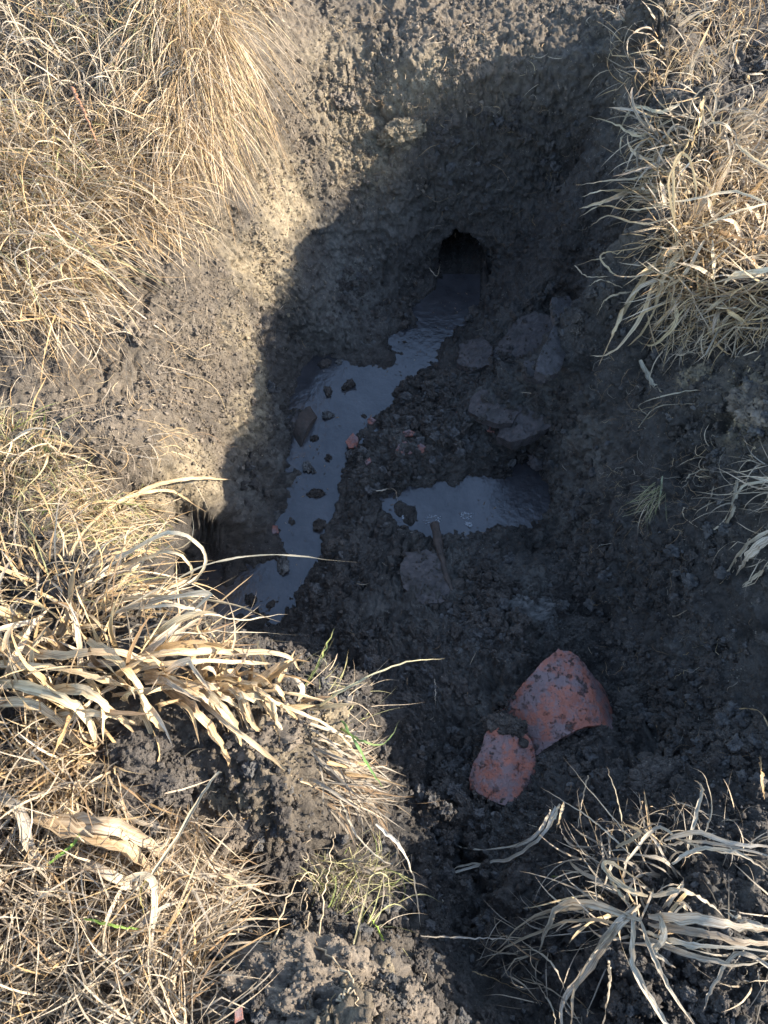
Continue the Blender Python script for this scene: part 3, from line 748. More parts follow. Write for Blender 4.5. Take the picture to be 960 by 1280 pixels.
# --- near left: broad golden leaves
T1 = [
 ([(150,640,.03),(185,610,.09),(240,598,.10),(290,600,.06)], .0075, (.66,.52,.34)),
 ([(60,735,.01),(120,650,.07),(165,620,.10),(215,615,.11),(258,640,.06)], .0070, (.64,.50,.31)),
 ([(95,745,.02),(150,700,.06),(210,670,.10),(262,680,.07)], .0055, (.68,.58,.42)),
 ([(70,720,.02),(150,695,.07),(215,665,-9.86),(255,690,-9.88),(245,725,-9.92),(205,742,-9.97)], .0052, (.70,.62,.47)),
 ([(95,735,.02),(160,705,.06),(215,690,-9.88),(240,718,-9.94),(205,745,.0)], .0055, (.66,.55,.38)),
 ([(130,770,.02),(200,750,.08),(262,742,-9.86),(228,770,-9.88),(170,790,.03)], .0085, (.68,.60,.46)),
 ([(120,755,.02),(200,745,.09),(285,755,-9.90),(352,778,-9.93)], .0070, (.66,.55,.38)),
 ([(140,765,.03),(210,757,.1),(262,768,-9.88),(300,775,-9.90),(360,768,-9.94)], .0042, (.70,.62,.48)),
 ([(150,800,.04),(230,792,.09),(300,790,-9.92),(375,794,-9.96)], .0030, (.70,.62,.48)),
 ([(130,830,.03),(210,815,.08),(290,815,-9.90),(355,818,-9.92),(378,842,-9.96)], .0085, (.64,.50,.32)),
 ([(120,845,.02),(220,828,.07),(300,828,-9.91),(350,830,-9.93)], .0070, (.68,.56,.38)),
 ([(140,870,.03),(230,860,.07),(300,862,-9.93),(365,868,-9.95),(420,880,-9.98)], .0090, (.64,.50,.33)),
 ([(110,800,.04),(160,840,.07),(185,890,.05),(205,915,.02)], .0130, (.66,.53,.34)),
 ([(40,870,.03),(90,860,.06),(130,880,.06),(170,918,.02)], .0120, (.63,.50,.32)),
 ([(60,900,.04),(120,890,.06),(172,905,.02)], .0120, (.70,.58,.40)),
 ([(-20,850,.04),(60,865,.07),(110,900,.05),(120,945,.02)], .0130, (.68,.57,.38)),
 ([(-30,880,.03),(40,880,.06),(95,925,.03),(115,975,.01)], .0110, (.62,.50,.33)),
 ([(225,850,.03),(262,870,.06),(290,900,.05),(305,938,.01)], .0105, (.66,.54,.34)),
 ([(205,860,.03),(245,890,.06),(275,930,.04),(290,965,.01)], .0120, (.58,.42,.25)),
 ([(240,865,.03),(280,900,.06),(330,940,.05),(375,975,.02),(400,985,-10.03)], .0065, (.64,.50,.33)),
 ([(250,870,.02),(300,868,.05),(345,880,.05),(380,905,.02)], .0080, (.66,.53,.34)),
 ([(300,865,.03),(360,885,.05),(420,915,-9.98),(455,955,-10.06)], .0050, (.62,.50,.34)),
 ([(150,700,.03),(205,640,.12),(237,603,-9.86),(262,640,-9.98)], .0024, (.70,.62,.48)),
 ([(120,780,.02),(200,735,.13),(262,705,-9.80),(340,694,-9.78),(448,703,-9.79)], .0046, (.74,.66,.52)),
 ([(130,720,.02),(185,690,.10),(235,680,-9.88),(240,630,-9.86)], .0022, (.68,.58,.42)),
 ([(175,690,.02),(220,735,.09),(262,785,-9.95),(275,815,-10.0)], .0034, (.68,.56,.36)),
 ([(230,750,-9.92),(250,790,-9.9),(268,815,-9.95)], .0030, (.66,.54,.34)),
 ([(0,800,.03),(60,820,.06),(140,815,.07),(215,835,.04)], .0120, (.60,.45,.28)),
 ([(-20,830,.03),(60,835,.06),(130,850,.06),(190,870,.03)], .0110, (.66,.52,.34)),
 ([(180,840,.03),(215,850,.07),(262,880,.05)], .0130, (.62,.46,.28)),
]
make_tuft('large near tuft of broad golden dead leaves arching toward the water', [
  ([(-80,680),(60,690),(150,720),(230,790),(270,860),(150,900),(-80,900)], 560, (1,.15), .2, .5, (.07,.2), (.0016,.0044), [(GOLD,5),(PALE,3),(DARK,1.6),(GREY,.8)], dict(seg=9, thick=.06, curl=.8, kink=.3)),
  ([(20,640),(120,650),(190,700),(120,760),(20,740)], 180, (.8,-.5), .3, .45, (.08,.2), (.0012,.0030), [(GOLD,3),(PALE,4),(PGREEN,.6)], dict(seg=9, thick=.06, curl=.8, kink=.3))],
  lv=[([(-60,760),(120,770),(230,830),(200,890),(-60,900)], 110, (1,.25), .2, .4, (.08,.2), (.007,.015), [(GOLD,5),(PALE,2),(DARK,.6)], dict(thick=.06, curl=.9, kink=.4)),
      ([(20,680),(160,690),(190,760),(60,780)], 14, (1,-.25), .5, .4, (.10,.2), (.004,.008), [(GOLD,3),(PALE,3)], dict(thick=.06, curl=1.2, kink=.4)),
      ([(190,830),(330,850),(380,890),(260,880)], 34, (1,.6), .15, .4, (.07,.14), (.006,.013), [(GOLD,4),(PALE,2),(DARK,1)], dict(thick=.03, curl=1.0, kink=.4))],
  traced=T1 + [([(200 + 9 * k, 852 + 3 * (k % 4), .03), (235 + 9 * k, 858 + 7 * (k % 3), .06), (262 + 8 * k, 880 + 9 * (k % 4), .04), (275 + 8 * k, 905 + 12 * (k % 3), .01)], .006 + .001 * (k % 5), ((.64,.50,.32), (.58,.44,.27), (.68,.57,.40))[k % 3]) for k in range(13)])
# --- bottom left thick mat
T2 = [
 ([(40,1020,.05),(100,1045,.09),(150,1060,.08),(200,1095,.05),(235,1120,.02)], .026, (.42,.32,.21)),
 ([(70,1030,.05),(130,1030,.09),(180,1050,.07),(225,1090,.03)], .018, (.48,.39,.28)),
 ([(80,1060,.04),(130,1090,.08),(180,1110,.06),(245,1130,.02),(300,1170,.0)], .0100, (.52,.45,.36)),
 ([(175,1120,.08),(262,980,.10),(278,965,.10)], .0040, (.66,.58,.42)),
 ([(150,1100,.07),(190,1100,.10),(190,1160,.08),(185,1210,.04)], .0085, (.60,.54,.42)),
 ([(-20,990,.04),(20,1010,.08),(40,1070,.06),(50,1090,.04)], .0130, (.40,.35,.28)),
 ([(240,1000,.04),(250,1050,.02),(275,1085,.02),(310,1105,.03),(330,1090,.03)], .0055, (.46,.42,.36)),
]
GL = [([(60,1080,.07),(92,1055,.09),(100,1040,.09)], .0034, (.24,.42,.08)), ([(105,1148,.07),(150,1158,.09),(185,1163,.07)], .0028, (.28,.44,.09)), ([(200,1085,.05),(175,1115,.08),(188,1165,.09)], .0024, (.55,.50,.20))]
make_tuft('thick straw mat greyed in colour for shade, filling the bottom left corner', [  # grey blades in the mix stand in for shade lying on this corner
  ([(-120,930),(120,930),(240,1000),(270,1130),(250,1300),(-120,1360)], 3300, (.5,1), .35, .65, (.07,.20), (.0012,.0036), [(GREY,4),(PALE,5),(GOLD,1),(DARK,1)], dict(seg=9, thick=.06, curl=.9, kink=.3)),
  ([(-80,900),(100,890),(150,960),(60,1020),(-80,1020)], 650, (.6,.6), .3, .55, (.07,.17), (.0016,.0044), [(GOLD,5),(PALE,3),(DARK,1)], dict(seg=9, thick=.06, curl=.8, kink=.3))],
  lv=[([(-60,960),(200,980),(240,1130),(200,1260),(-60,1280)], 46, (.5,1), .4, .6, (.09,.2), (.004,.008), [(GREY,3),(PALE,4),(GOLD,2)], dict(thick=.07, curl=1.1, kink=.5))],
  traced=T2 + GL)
make_tuft('drooping tuft of limp grey and brown grass at the near lip of the pit', [
  ([(375,900),(425,910),(445,970),(400,1010),(370,960)], 260, (.7,1), .0, .30, (.09,.19), (.0014,.0040), [(GREY,5),(PALE,1.5),(DARK,2)], dict(seg=9, thick=.02, curl=.6, kink=.2)),
  ([(360,840),(450,860),(470,920),(400,900)], 60, (.7,.2), .5, .5, (.06,.15), (.001,.0024), [(PALE,3),(PGREEN,2)], dict(seg=8, thick=.03, curl=.8))],
  lv=[([(365,895),(420,905),(430,970),(370,970)], 18, (.7,1), .0, .35, (.09,.17), (.004,.008), [(GREY,4),(GOLD,2),(PALE,2)], dict(thick=.03, curl=.6))],
  traced=[([(420,890,.02),(440,920,-9.96),(462,960,-10.0),(480,985,-10.04)], .0042, (.16,.30,.10)),
          ([(418,905,.02),(450,925,-9.97),(480,930,-10.0),(500,900,-10.02)], .0030, (.22,.33,.12)),
          ([(380,860,.02),(400,825,-9.9),(418,785,-9.85)], .0032, (.40,.46,.18)),
          ([(390,890,.02),(430,862,-9.9),(500,830,-9.9),(556,823,-9.95)], .0030, (.60,.56,.36)),
          ([(425,1000,-10.05),(450,1050,-10.08),(490,1080,-10.1),(500,1040,-10.08)], .0030, (.50,.46,.38)),
          ([(470,1030,-10.05),(500,1060,-10.06),(517,1100,-10.1),(526,1160,-10.15)], .0045, (.62,.58,.50))])
make_tuft('small grey-green tuft of fine grass in the shade near the bottom', [
  ([(375,1060),(470,1080),(500,1140),(470,1180),(400,1150)], 420, (.5,-.3), .5, .8, (.04,.11), (.0009,.0022), [(GREY,3),(PGREEN,3),(GREEN,.8),(PALE,2)], dict(seg=8, thick=.045, curl=1.6, kink=.3))],
  lv=[([(380,1050),(430,1060),(430,1120),(390,1120)], 10, (.3,.8), .4, .4, (.06,.12), (.004,.009), [(GREY,4)], dict(thick=.04, curl=.7))],
  traced=[([(440,1190,.04),(455,1130,.06),(465,1095,.06),(485,1098,.06),(487,1150,.03)], .0024, (.62,.58,.36)), ([(480,1175,.04),(460,1140,.07)], .0034, (.32,.48,.10))])

# --- right bank
make_tuft('tangled straw over the top right corner of the far bank', [
  ([(800,-60),(1080,-60),(1080,80),(880,70),(815,30)], 1100, (-1,.15), .22, .8, (.06,.18), (.0014,.0034), [(PALE,4),(GOLD,2.5),(GREY,2),(DARK,1.2)], dict(seg=8, thick=.05, curl=1.0, kink=.35)),
  ([(815,60),(900,70),(900,120),(815,120)], 200, (-.6,.9), .25, .5, (.05,.13), (.0012,.0028), STRAW, dict(seg=8, thick=.03, curl=.9, kink=.3)),
  ([(775,20),(830,20),(830,130),(780,140)], 70, (-1,.3), .3, .6, (.04,.11), (.0012,.0030), STRAW, dict(seg=7, thick=.03, curl=.9, kink=.3))],
  lv=[([(800,0),(980,0),(980,110),(820,110)], 34, (-1,.3), .4, .6, (.08,.17), (.0035,.007), [(PALE,4),(GOLD,2)], dict(thick=.05, curl=1.1, kink=.4))])
make_tuft('pale curling leaves heaped on the right bank above the golden tuft', [
  ([(815,150),(1080,120),(1080,230),(900,240),(825,220)], 850, (-1,.5), .22, .7, (.06,.16), (.0016,.0040), [(PALE,4),(GREY,4),(GOLD,1.5),(DARK,1)], dict(seg=9, thick=.05, curl=1.1, kink=.3))],
  lv=[([(815,150),(980,140),(980,230),(830,220)], 95, (-1,.5), .35, .7, (.08,.18), (.004,.0085), [(PALE,4),(GREY,3)], dict(thick=.06, curl=1.8, kink=.4))],
  traced=[([(850,130,.04),(825,140,.09),(790,135,.07),(770,175,.04)], .0060, (.66,.60,.46)), ([(840,150,.04),(800,170,.08),(770,155,.06),(735,145,.05)], .0045, (.68,.60,.44)),
          ([(830,200,.05),(790,165,.09),(775,185,.08),(800,230,.04)], .0050, (.64,.58,.46))])
T3 = [
 ([(870,205,.06),(820,220,.09),(770,225,-9.92),(720,231,-9.92)], .0050, (.72,.60,.42)),
 ([(860,235,.05),(800,235,.08),(760,250,-9.93),(724,261,-9.95)], .0090, (.72,.61,.44)),
 ([(850,240,.05),(800,240,.08),(755,238,-9.93),(727,246,-9.95)], .0085, (.70,.58,.40)),
 ([(850,255,.05),(790,262,.07),(750,258,-9.96),(723,272,-9.98)], .0040, (.68,.56,.38)),
 ([(850,270,.05),(800,280,.06),(760,270,-9.97),(735,285,-9.99)], .0040, (.60,.48,.32)),
 ([(840,290,.04),(790,320,.02),(755,322,-9.98),(718,332,-9.98)], .0030, (.70,.56,.38)),
 ([(718,332,-9.98),(735,346,-9.98),(770,345,-9.97)], .0034, (.70,.56,.38)),
 ([(770,345,-9.97),(750,322,-9.95),(765,315,-9.95),(785,332,-9.97)], .0032, (.66,.54,.36)),
 ([(778,360,-9.98),(752,350,-9.97),(735,358,-9.99)], .0036, (.70,.60,.44)),
 ([(790,365,-9.98),(760,372,-9.97),(745,395,-10.0)], .0034, (.68,.58,.42)),
 ([(850,300,.05),(810,340,.06),(780,385,.05),(765,420,-9.97),(748,458,-10.0)], .0120, (.72,.58,.38)),
 ([(865,300,.05),(820,350,.07),(800,400,.05),(765,440,-9.98),(737,445,-10.0)], .0100, (.68,.55,.37)),
 ([(858,310,.05),(830,345,.07),(812,400,.05),(780,440,.0)], .0085, (.70,.56,.36)),
 ([(880,300,.06),(850,350,.07),(810,370,.05),(815,420,.03),(832,460,.01)], .0060, (.66,.54,.38)),
 ([(835,360,.04),(845,400,.06),(818,430,.04),(790,425,.01)], .0065, (.70,.58,.38)),
 ([(800,450,.02),(815,480,.03),(840,500,.02)], .0100, (.62,.56,.44)),
 ([(810,520,.01),(800,505,.03),(850,490,.04),(895,488,.02)], .0036, (.64,.58,.46)),
 ([(798,535,.01),(820,510,.03),(860,505,.03),(890,508,.01)], .0034, (.66,.60,.48)),
 ([(845,300,.06),(842,210,.16),(858,193,.18),(870,230,.12),(868,270,.08)], .0050, (.68,.56,.36)),
 ([(848,300,.06),(836,230,.15),(850,198,.18),(866,165,.2),(875,130,.22)], .0038, (.66,.52,.32)),
 ([(880,120,.25),(872,160,.22),(860,195,.18)], .0060, (.64,.48,.26)),
 ([(890,300,.06),(893,350,.07),(898,400,.05),(878,460,.02)], .0070, (.70,.60,.42)),
 ([(900,340,.05),(930,360,.08),(970,410,.06)], .0046, (.70,.60,.44)),
 ([(990,330,.06),(950,338,.10),(915,345,.09),(900,362,.05)], .0100, (.74,.64,.46)),
 ([(920,180,.14),(945,200,.16),(985,225,.16)], .0045, (.72,.60,.42)),
 ([(985,265,.1),(920,240,.12),(860,250,.10),(800,258,.06)], .0040, (.72,.64,.50)),
 ([(985,250,.1),(930,262,.12),(860,290,.09)], .0042, (.70,.60,.42)),
 ([(900,290,.05),(935,300,.07),(985,290,.05)], .0120, (.52,.36,.22)),
 ([(870,380,.04),(910,385,.08),(985,400,.05)], .0060, (.68,.58,.42)),
]
make_tuft('big sunlit golden tuft hanging from the right bank over the pit', [
  ([(815,220),(900,225),(1080,240),(1080,420),(900,400),(830,330)], 850, (-1,.45), .16, .65, (.06,.17), (.0014,.0040), [(GOLD,4),(PALE,4),(DARK,1.2),(GREY,.8)], dict(seg=9, thick=.06, curl=.9, kink=.35)),
  ([(820,225),(880,230),(890,300),(825,300)], 260, (-1,.5), .08, .30, (.06,.14), (.0012,.0030), [(GOLD,4),(PALE,4),(DARK,1)], dict(seg=9, thick=.04, curl=.5, kink=.25)),
  ([(830,290),(900,300),(900,370),(830,370)], 340, (-.5,1), .2, .3, (.07,.17), (.0014,.0036), [(GOLD,5),(PALE,3)], dict(seg=9, thick=.04, curl=.7, kink=.25)),
  ([(800,380),(960,390),(960,440),(820,430)], 260, (-.3,1), .12, .8, (.05,.12), (.0012,.003), [(PALE,3),(GREY,2),(GOLD,2)], dict(seg=8, thick=.03, curl=1.5, kink=.4))],
  lv=[([(820,230),(980,240),(980,400),(840,380)], 90, (-1,.5), .25, .8, (.07,.17), (.005,.013), [(GOLD,3),(PALE,5)], dict(thick=.06, curl=1.2, kink=.5))],
  traced=T3)
make_tuft('limp pale leaves hanging on the dark right wall at the frame edge', [
  ([(880,580),(1050,580),(1050,700),(930,690)], 130, (-1,.3), .2, .6, (.06,.15), (.0012,.003), [(PALE,4),(GREY,3)], dict(seg=9, thick=.03, curl=1.4, kink=.4))],
  traced=[([(980,655,.03),(940,675,.06),(915,705,.04),(900,730,.02),(850,768,.01),(820,768,.01)], .0060, (.64,.56,.44)),
          ([(985,660,.04),(940,690,.06),(920,720,.03)], .0150, (.62,.53,.42)), ([(985,690,.04),(945,720,.03),(915,745,.01)], .0060, (.60,.52,.40)),
          ([(960,600,.03),(925,610,.06),(905,650,.04),(875,670,.02),(845,675,.01)], .0050, (.66,.60,.48)),
          ([(905,585,.02),(870,590,.04),(850,605,.02)], .0040, (.60,.55,.44)), ([(920,600,.03),(915,640,.05),(898,665,.02)], .0080, (.60,.52,.40)),
          ([(880,640,.01),(855,635,.03),(858,650,.02),(890,668,.02)], .0034, (.66,.58,.46)), ([(985,600,.05),(945,598,.06)], .0090, (.64,.62,.54)),
          ([(895,600,.02),(885,630,.03),(880,655,.02)], .0030, (.62,.54,.42))])
make_tuft('small pale green tuft dangling halfway down the right pit wall', [
  ([(815,598),(832,598),(830,625),(818,625)], 60, (-.5,1), .15, .35, (.05,.11), (.0008,.0016), [(PGREEN,4),(PALE,3)], dict(seg=8, thick=.02, curl=.7, kink=.1))],
  traced=[([(828,595,.01),(824,625,.03),(818,650,.02),(822,690,.01)], .0042, (.48,.52,.34)), ([(826,600,.01),(810,635,.03),(780,645,.02),(736,675,.005)], .0020, (.56,.54,.38))])
make_tuft('few short bleached blades on the right rim below the golden tuft', [
  ([(860,560),(960,560),(960,600),(880,600)], 30, (-.6,.3), .3, .8, (.03,.09), (.001,.0024), [(PALE,4)], dict(seg=7, thick=.02, curl=1.2))])
# --- bottom right
T4 = [
 ([(795,1135,.05),(770,1160,.08),(735,1210,.05),(705,1250,.03),(700,1300,.02)], .0130, (.58,.53,.45)),
 ([(800,1130,.05),(760,1170,.08),(720,1230,.05),(712,1300,.03)], .0100, (.54,.49,.41)),
 ([(795,1140,.06),(790,1190,.08),(800,1225,.06),(830,1275,.03),(850,1300,.02)], .0100, (.62,.58,.50)),
 ([(800,1150,.05),(815,1190,.07),(840,1240,.04),(880,1300,.02)], .0066, (.56,.51,.43)),
 ([(810,1120,.06),(782,1110,.10),(756,1085,.13),(765,1078,.14),(808,1108,.12)], .0085, (.70,.62,.46)),
 ([(756,1085,.13),(770,1110,.10),(790,1135,.07)], .0055, (.62,.54,.38)),
 ([(800,1150,.06),(740,1130,.09),(700,1133,.09),(685,1160,.06),(672,1192,.03)], .0100, (.60,.54,.44)),
 ([(790,1150,.05),(730,1135,.08),(660,1150,.05),(615,1195,.03)], .0060, (.54,.48,.38)),
 ([(800,1160,.04),(720,1150,.06),(640,1180,.04),(600,1210,.02)], .0045, (.52,.46,.36)),
 ([(810,1145,.05),(880,1150,.08),(930,1160,.07),(985,1165,.05)], .0140, (.50,.46,.40)),
 ([(810,1155,.05),(870,1165,.07),(930,1178,.06),(985,1180,.04)], .0110, (.46,.40,.33)),
 ([(805,1165,.05),(860,1182,.07),(920,1185,.07),(985,1196,.05)], .0100, (.56,.53,.47)),
 ([(800,1170,.04),(870,1195,.06),(930,1205,.05),(985,1190,.04)], .0080, (.48,.44,.38)),
 ([(815,1120,.06),(850,1112,.10),(880,1125,.08),(905,1145,.06)], .0090, (.60,.56,.49)),
 ([(825,1140,.05),(830,1170,.08),(820,1190,.05),(845,1210,.03)], .0100, (.55,.53,.48)),
 ([(780,1080,.05),(820,1035,.06),(850,1050,.06),(900,1065,.07),(950,1070,.05)], .0060, (.60,.56,.48)),
 ([(770,1060,.05),(800,1040,.08),(775,1030,.08),(755,1030,.07)], .0060, (.58,.50,.36)),
 ([(840,1080,.05),(870,1062,.08),(920,1065,.08),(960,1090,.05)], .0060, (.60,.56,.48)),
 ([(760,1055,.05),(720,1058,.05),(705,1045,.06),(700,1030,.05)], .0060, (.48,.46,.42)),
 ([(830,1050,.05),(870,1040,.09),(920,1055,.08),(985,1060,.06)], .0075, (.56,.54,.50)),
 ([(835,1055,.04),(880,1052,.08),(985,1076,.06)], .0060, (.60,.56,.50)),
 ([(985,1165,.05),(930,1150,.07),(905,1140,.06)], .0090, (.58,.54,.48)),
 ([(985,1225,.04),(925,1190,.05),(890,1235,.02),(878,1265,.01)], .0060, (.50,.47,.42)),
 ([(760,1200,.04),(762,1230,.04),(750,1300,.02)], .0090, (.52,.49,.43)),
 ([(785,1065,.04),(772,1000,.08),(758,958,.09)], .0030, (.54,.52,.44)),
 ([(800,1060,.04),(760,1015,.10),(703,945,.14)], .0020, (.70,.66,.56)),
 ([(790,1070,.04),(740,1025,.10),(675,983,.13)], .0024, (.70,.66,.56)),
 ([(860,1060,.03),(872,1010,.06),(878,985,.07),(868,975,.06)], .0060, (.54,.50,.42)),
 ([(880,1045,.03),(890,1010,.06),(880,970,.07),(860,958,.06)], .0024, (.58,.55,.48)),
 ([(650,1220,.02),(700,1245,.03),(740,1300,.02)], .0024, (.54,.50,.42)),
 ([(652,1175,.03),(690,1205,.05),(712,1250,.03)], .0040, (.66,.62,.54)),
 ([(664,1220,.03),(690,1260,.03),(694,1300,.02)], .0030, (.56,.53,.46)),
]
make_tuft('large pale grey-white tuft of broad limp leaves at bottom right', [
  ([(740,1060),(840,1060),(850,1170),(760,1170)], 170, (-.9,.5), .12, .7, (.06,.17), (.0012,.0036), [(GREY,5),(PALE,4),(GOLD,.6)], dict(seg=9, thick=.05, curl=1.0, kink=.35)),
  ([(760,1000),(930,1020),(960,1090),(800,1080)], 90, (.6,-.1), .12, .9, (.04,.12), (.001,.0028), [(GREY,5),(PALE,3)], dict(seg=8, thick=.04, curl=1.5, kink=.4)),
  ([(640,1140),(760,1150),(760,1270),(660,1270)], 120, (-.2,.8), .12, .6, (.05,.13), (.001,.0028), [(GREY,5),(PALE,3),(DARK,1)], dict(seg=8, thick=.035, curl=1.1, kink=.4)),
  ([(900,1130),(1060,1120),(1060,1240),(920,1230)], 90, (-1,.2), .12, .6, (.07,.17), (.0014,.0036), [(GREY,5),(PALE,3)], dict(seg=8, thick=.04, curl=1.0, kink=.3))],
  lv=[([(760,1060),(850,1060),(860,1170),(770,1170)], 46, (-.3,.9), .2, .9, (.06,.15), (.003,.008), [(GREY,4),(PALE,3),(GOLD,1)], dict(thick=.06, curl=1.8, kink=.5))],
  traced=[([(u, v, z + .022) for u, v, z in a], b, (c[0] * .88, c[1] * .85, c[2] * .80)) for a, b, c in T4], tw=1.0)
T5 = [([(688,1012,.05),(672,1040,.05),(640,1058,.05),(590,1062,.03),(568,1056,.02)], .0080, (.62,.58,.50)), ([(695,1008,.06),(678,1045,.05),(640,1072,.04),(612,1078,.03),(560,1095,.02),(548,1120,.01)], .0075, (.64,.60,.52)),
      ([(700,1005,.06),(688,1030,.05),(668,1052,.03)], .0070, (.72,.64,.48)), ([(705,1003,.06),(700,1020,.05),(692,1048,.03)], .0060, (.66,.56,.40)), ([(612,1078,.03),(570,1085,.03),(545,1112,.015)], .0040, (.66,.60,.48)), ([(560,1092,.02),(553,1125,.01),(552,1140,.005)], .0040, (.62,.57,.48))]
t = make_tuft('broken bundle of pale stalks with a frayed lit end by the tile', [([(675,1015),(700,1010),(700,1030),(680,1035)], 14, (-.5,1), .2, .3, (.02,.05), (.001,.002), [(PALE,4)], dict(seg=6, thick=.02))], cat='straw bundle', name='straw_bundle', traced=T5, part='stalks', tw=.9)

# --- scattered single straws in and around the pit
SG = 'loose straws fallen in and around the pit'
singles = [
 ([(470,615,.0),(492,612,.02),(497,627,.01)], .005, PALE, 'short pale straw stub standing at the edge of the square puddle'),
 ([(526,1170,-10.1),(590,1172,-10.1),(650,1175,-10.08)], .0026, GREY, 'thin straight grey straw crossing the black gap at bottom centre'),
 ([(590,1215,.02),(620,1225,.03),(690,1258,.02)], .003, GOLD, 'thin tan straw slanting down right at the bottom edge'),
 ([(330,905,.02),(345,910,.03),(352,945,.02)], .004, GOLD, 'short bent golden straw on the lit near-left soil'),
 ([(536,335,-10.40),(546,345,-10.42),(550,330,-10.38)], .003, PALE, 'pale forked straw caught at the mouth of the dark hole'),
 ([(700,1095,.01),(665,1098,.02),(655,1110,.01)], .0035, GREEN, 'short green blade upright in the black soil below the tile'),
 ([(543,850,.0),(544,868,.02),(544,886,.01)], .0022, PALE, 'tiny upright white straw on the black soil left of the tile'),
 ([(905,890,.01),(935,885,.04),(955,895,.04),(965,925,.02)], .004, GOLD, 'bent golden straw at the right edge beside the tile'),
 ([(950,945,.02),(952,970,.05),(955,1000,.03)], .007, GOLD, 'upright golden stub at the right edge of the frame'),
 ([(760,880,.02),(800,858,.01),(850,862,.01)], .0022, GREY, 'thin root-like straw right of the tile on dark wall'),
 ([(530,775,.0),(545,776,.01),(562,785,.005)], .0022, DARK, 'faint brown straw on the mud above the crumb mound'),
 ([(436,785,.01),(442,795,.02),(450,808,.01)], .006, DARK, 'short brown leaf scrap on the crumbly mud below the long puddle'),
 ([(120,420,.01),(165,418,.02),(215,470,.005)], .003, PALE, 'pale straw across the brown soil below the combed grass'),
 ([(510,790,.005),(550,830,.01)], .0016, DARK, 'hair-thin dark straw on black mud'),
]
for pts, wd, pl, lb in singles:
    o = trace(pts, wd, pl[1], 'straw'); tag(o, lb, 'straw')
r_ = np.random.default_rng(55)
# short unremarkable straw bits on the shaded floor and walls
def litter(poly, n, L, W, palette, seed):
    r = np.random.default_rng(seed); uv = pts_in(poly, n, r); root = hit(uv[:, 0], uv[:, 1]); nn = HN(root[:, 0], root[:, 1])
    d = unit(np.cross(nn, r.normal(0, 1, (n, 3)))); C = root[:, None] + nn[:, None] * .008 + d[:, None] * (np.linspace(-.5, .5, 6)[None, :, None] * r.uniform(L[0], L[1], n)[:, None, None])
    sd2 = unit(np.cross(nn, d)); C = C + sd2[:, None] * (np.sin(np.linspace(0, 3.1, 6))[None, :, None] * r.normal(0, .12, n)[:, None, None] * L[1])
    return ribbon(C, r.uniform(W[0], W[1], n), pal(n, palette, r), twist=r.normal(0, 1, n), cross=2, seed=seed)
lit = [litter([(360,100),(700,110),(720,450),(900,560),(900,900),(560,1150),(400,820),(330,620)], 260, (.01,.045), (.0006,.0016), [(DARK,5),(GREY,2),(PALE,.7)], 1),
       litter([(360,0),(760,0),(760,90),(450,200),(340,420),(240,640),(120,560),(60,470),(230,420),(330,200)], 330, (.008,.05), (.0006,.0018), [(PALE,3),(GOLD,3),(DARK,2)], 2),
       litter([(0,930),(260,900),(420,900),(400,1050),(300,1280),(0,1280)], 150, (.01,.04), (.0008,.002), [(PALE,3),(GOLD,3)], 3)]
o = link('straw_litter', blade_mesh('straw_litter', lit)); tag(o, kind='stuff')

# long stalks
o = stem('dead_stalk', [(735,970,-10.26),(728,1000,-10.22),(722,1035,-10.2)], .0016, M_ROOT); tag(o, 'thin upright pale stalk with a knobbed top just below the tile', 'stalk')
o = stem('dead_stalk', [(690,1020,.02),(700,1030,.05)], .003, M_ROOT)
bpy.data.objects.remove(o)
o = stem('dead_stalk', [(90,110,.06),(105,140,.08),(125,190,.05)], .0042, M_STEM); tag(o, 'rusty brown dead stem lying in the grass mat at top left', 'stalk')

# roots hanging from the banks
def roots(name, poly, n, flow, L, W, seed, mat, lift=.1):
    r = np.random.default_rng(seed); uv = pts_in(poly, n, r); root, d = flow_dirs(uv, flow[0], flow[1], lift, .8, r)
    C = grow(root, d, r.uniform(L[0], L[1], n), 9, .9, 2.2, .4, r.uniform(.004, .018, n), seed)
    C[:, 1:] += r.normal(0, .0016, C[:, 1:].shape)
    o = link(name, blade_mesh(name, [ribbon(C, r.uniform(W[0], W[1], n), pal(n, [(DARK, 4), (GREY, 1.5), (GOLD, 1)], r), cross=2, seed=seed)])); tag(o, kind='stuff'); return o
roots('root_fibres', [(740,440),(900,480),(900,620),(860,720),(740,700)], 260, (-.6,.5), (.02,.08), (.0006,.0012), 71, M_ROOT)
roots('root_fibres', [(500,120),(740,110),(740,300),(540,300)], 90, (-.2,1), (.03,.10), (.0006,.0012), 72, M_ROOT)
roots('root_fibres', [(250,960),(400,980),(420,1280),(300,1280)], 160, (0,-.6), (.02,.07), (.0006,.0014), 73, M_ROOT, .5)
roots('root_fibres', [(740,700),(960,780),(940,960),(760,900)], 90, (-.6,.5), (.02,.07), (.0006,.0012), 74, M_ROOT)

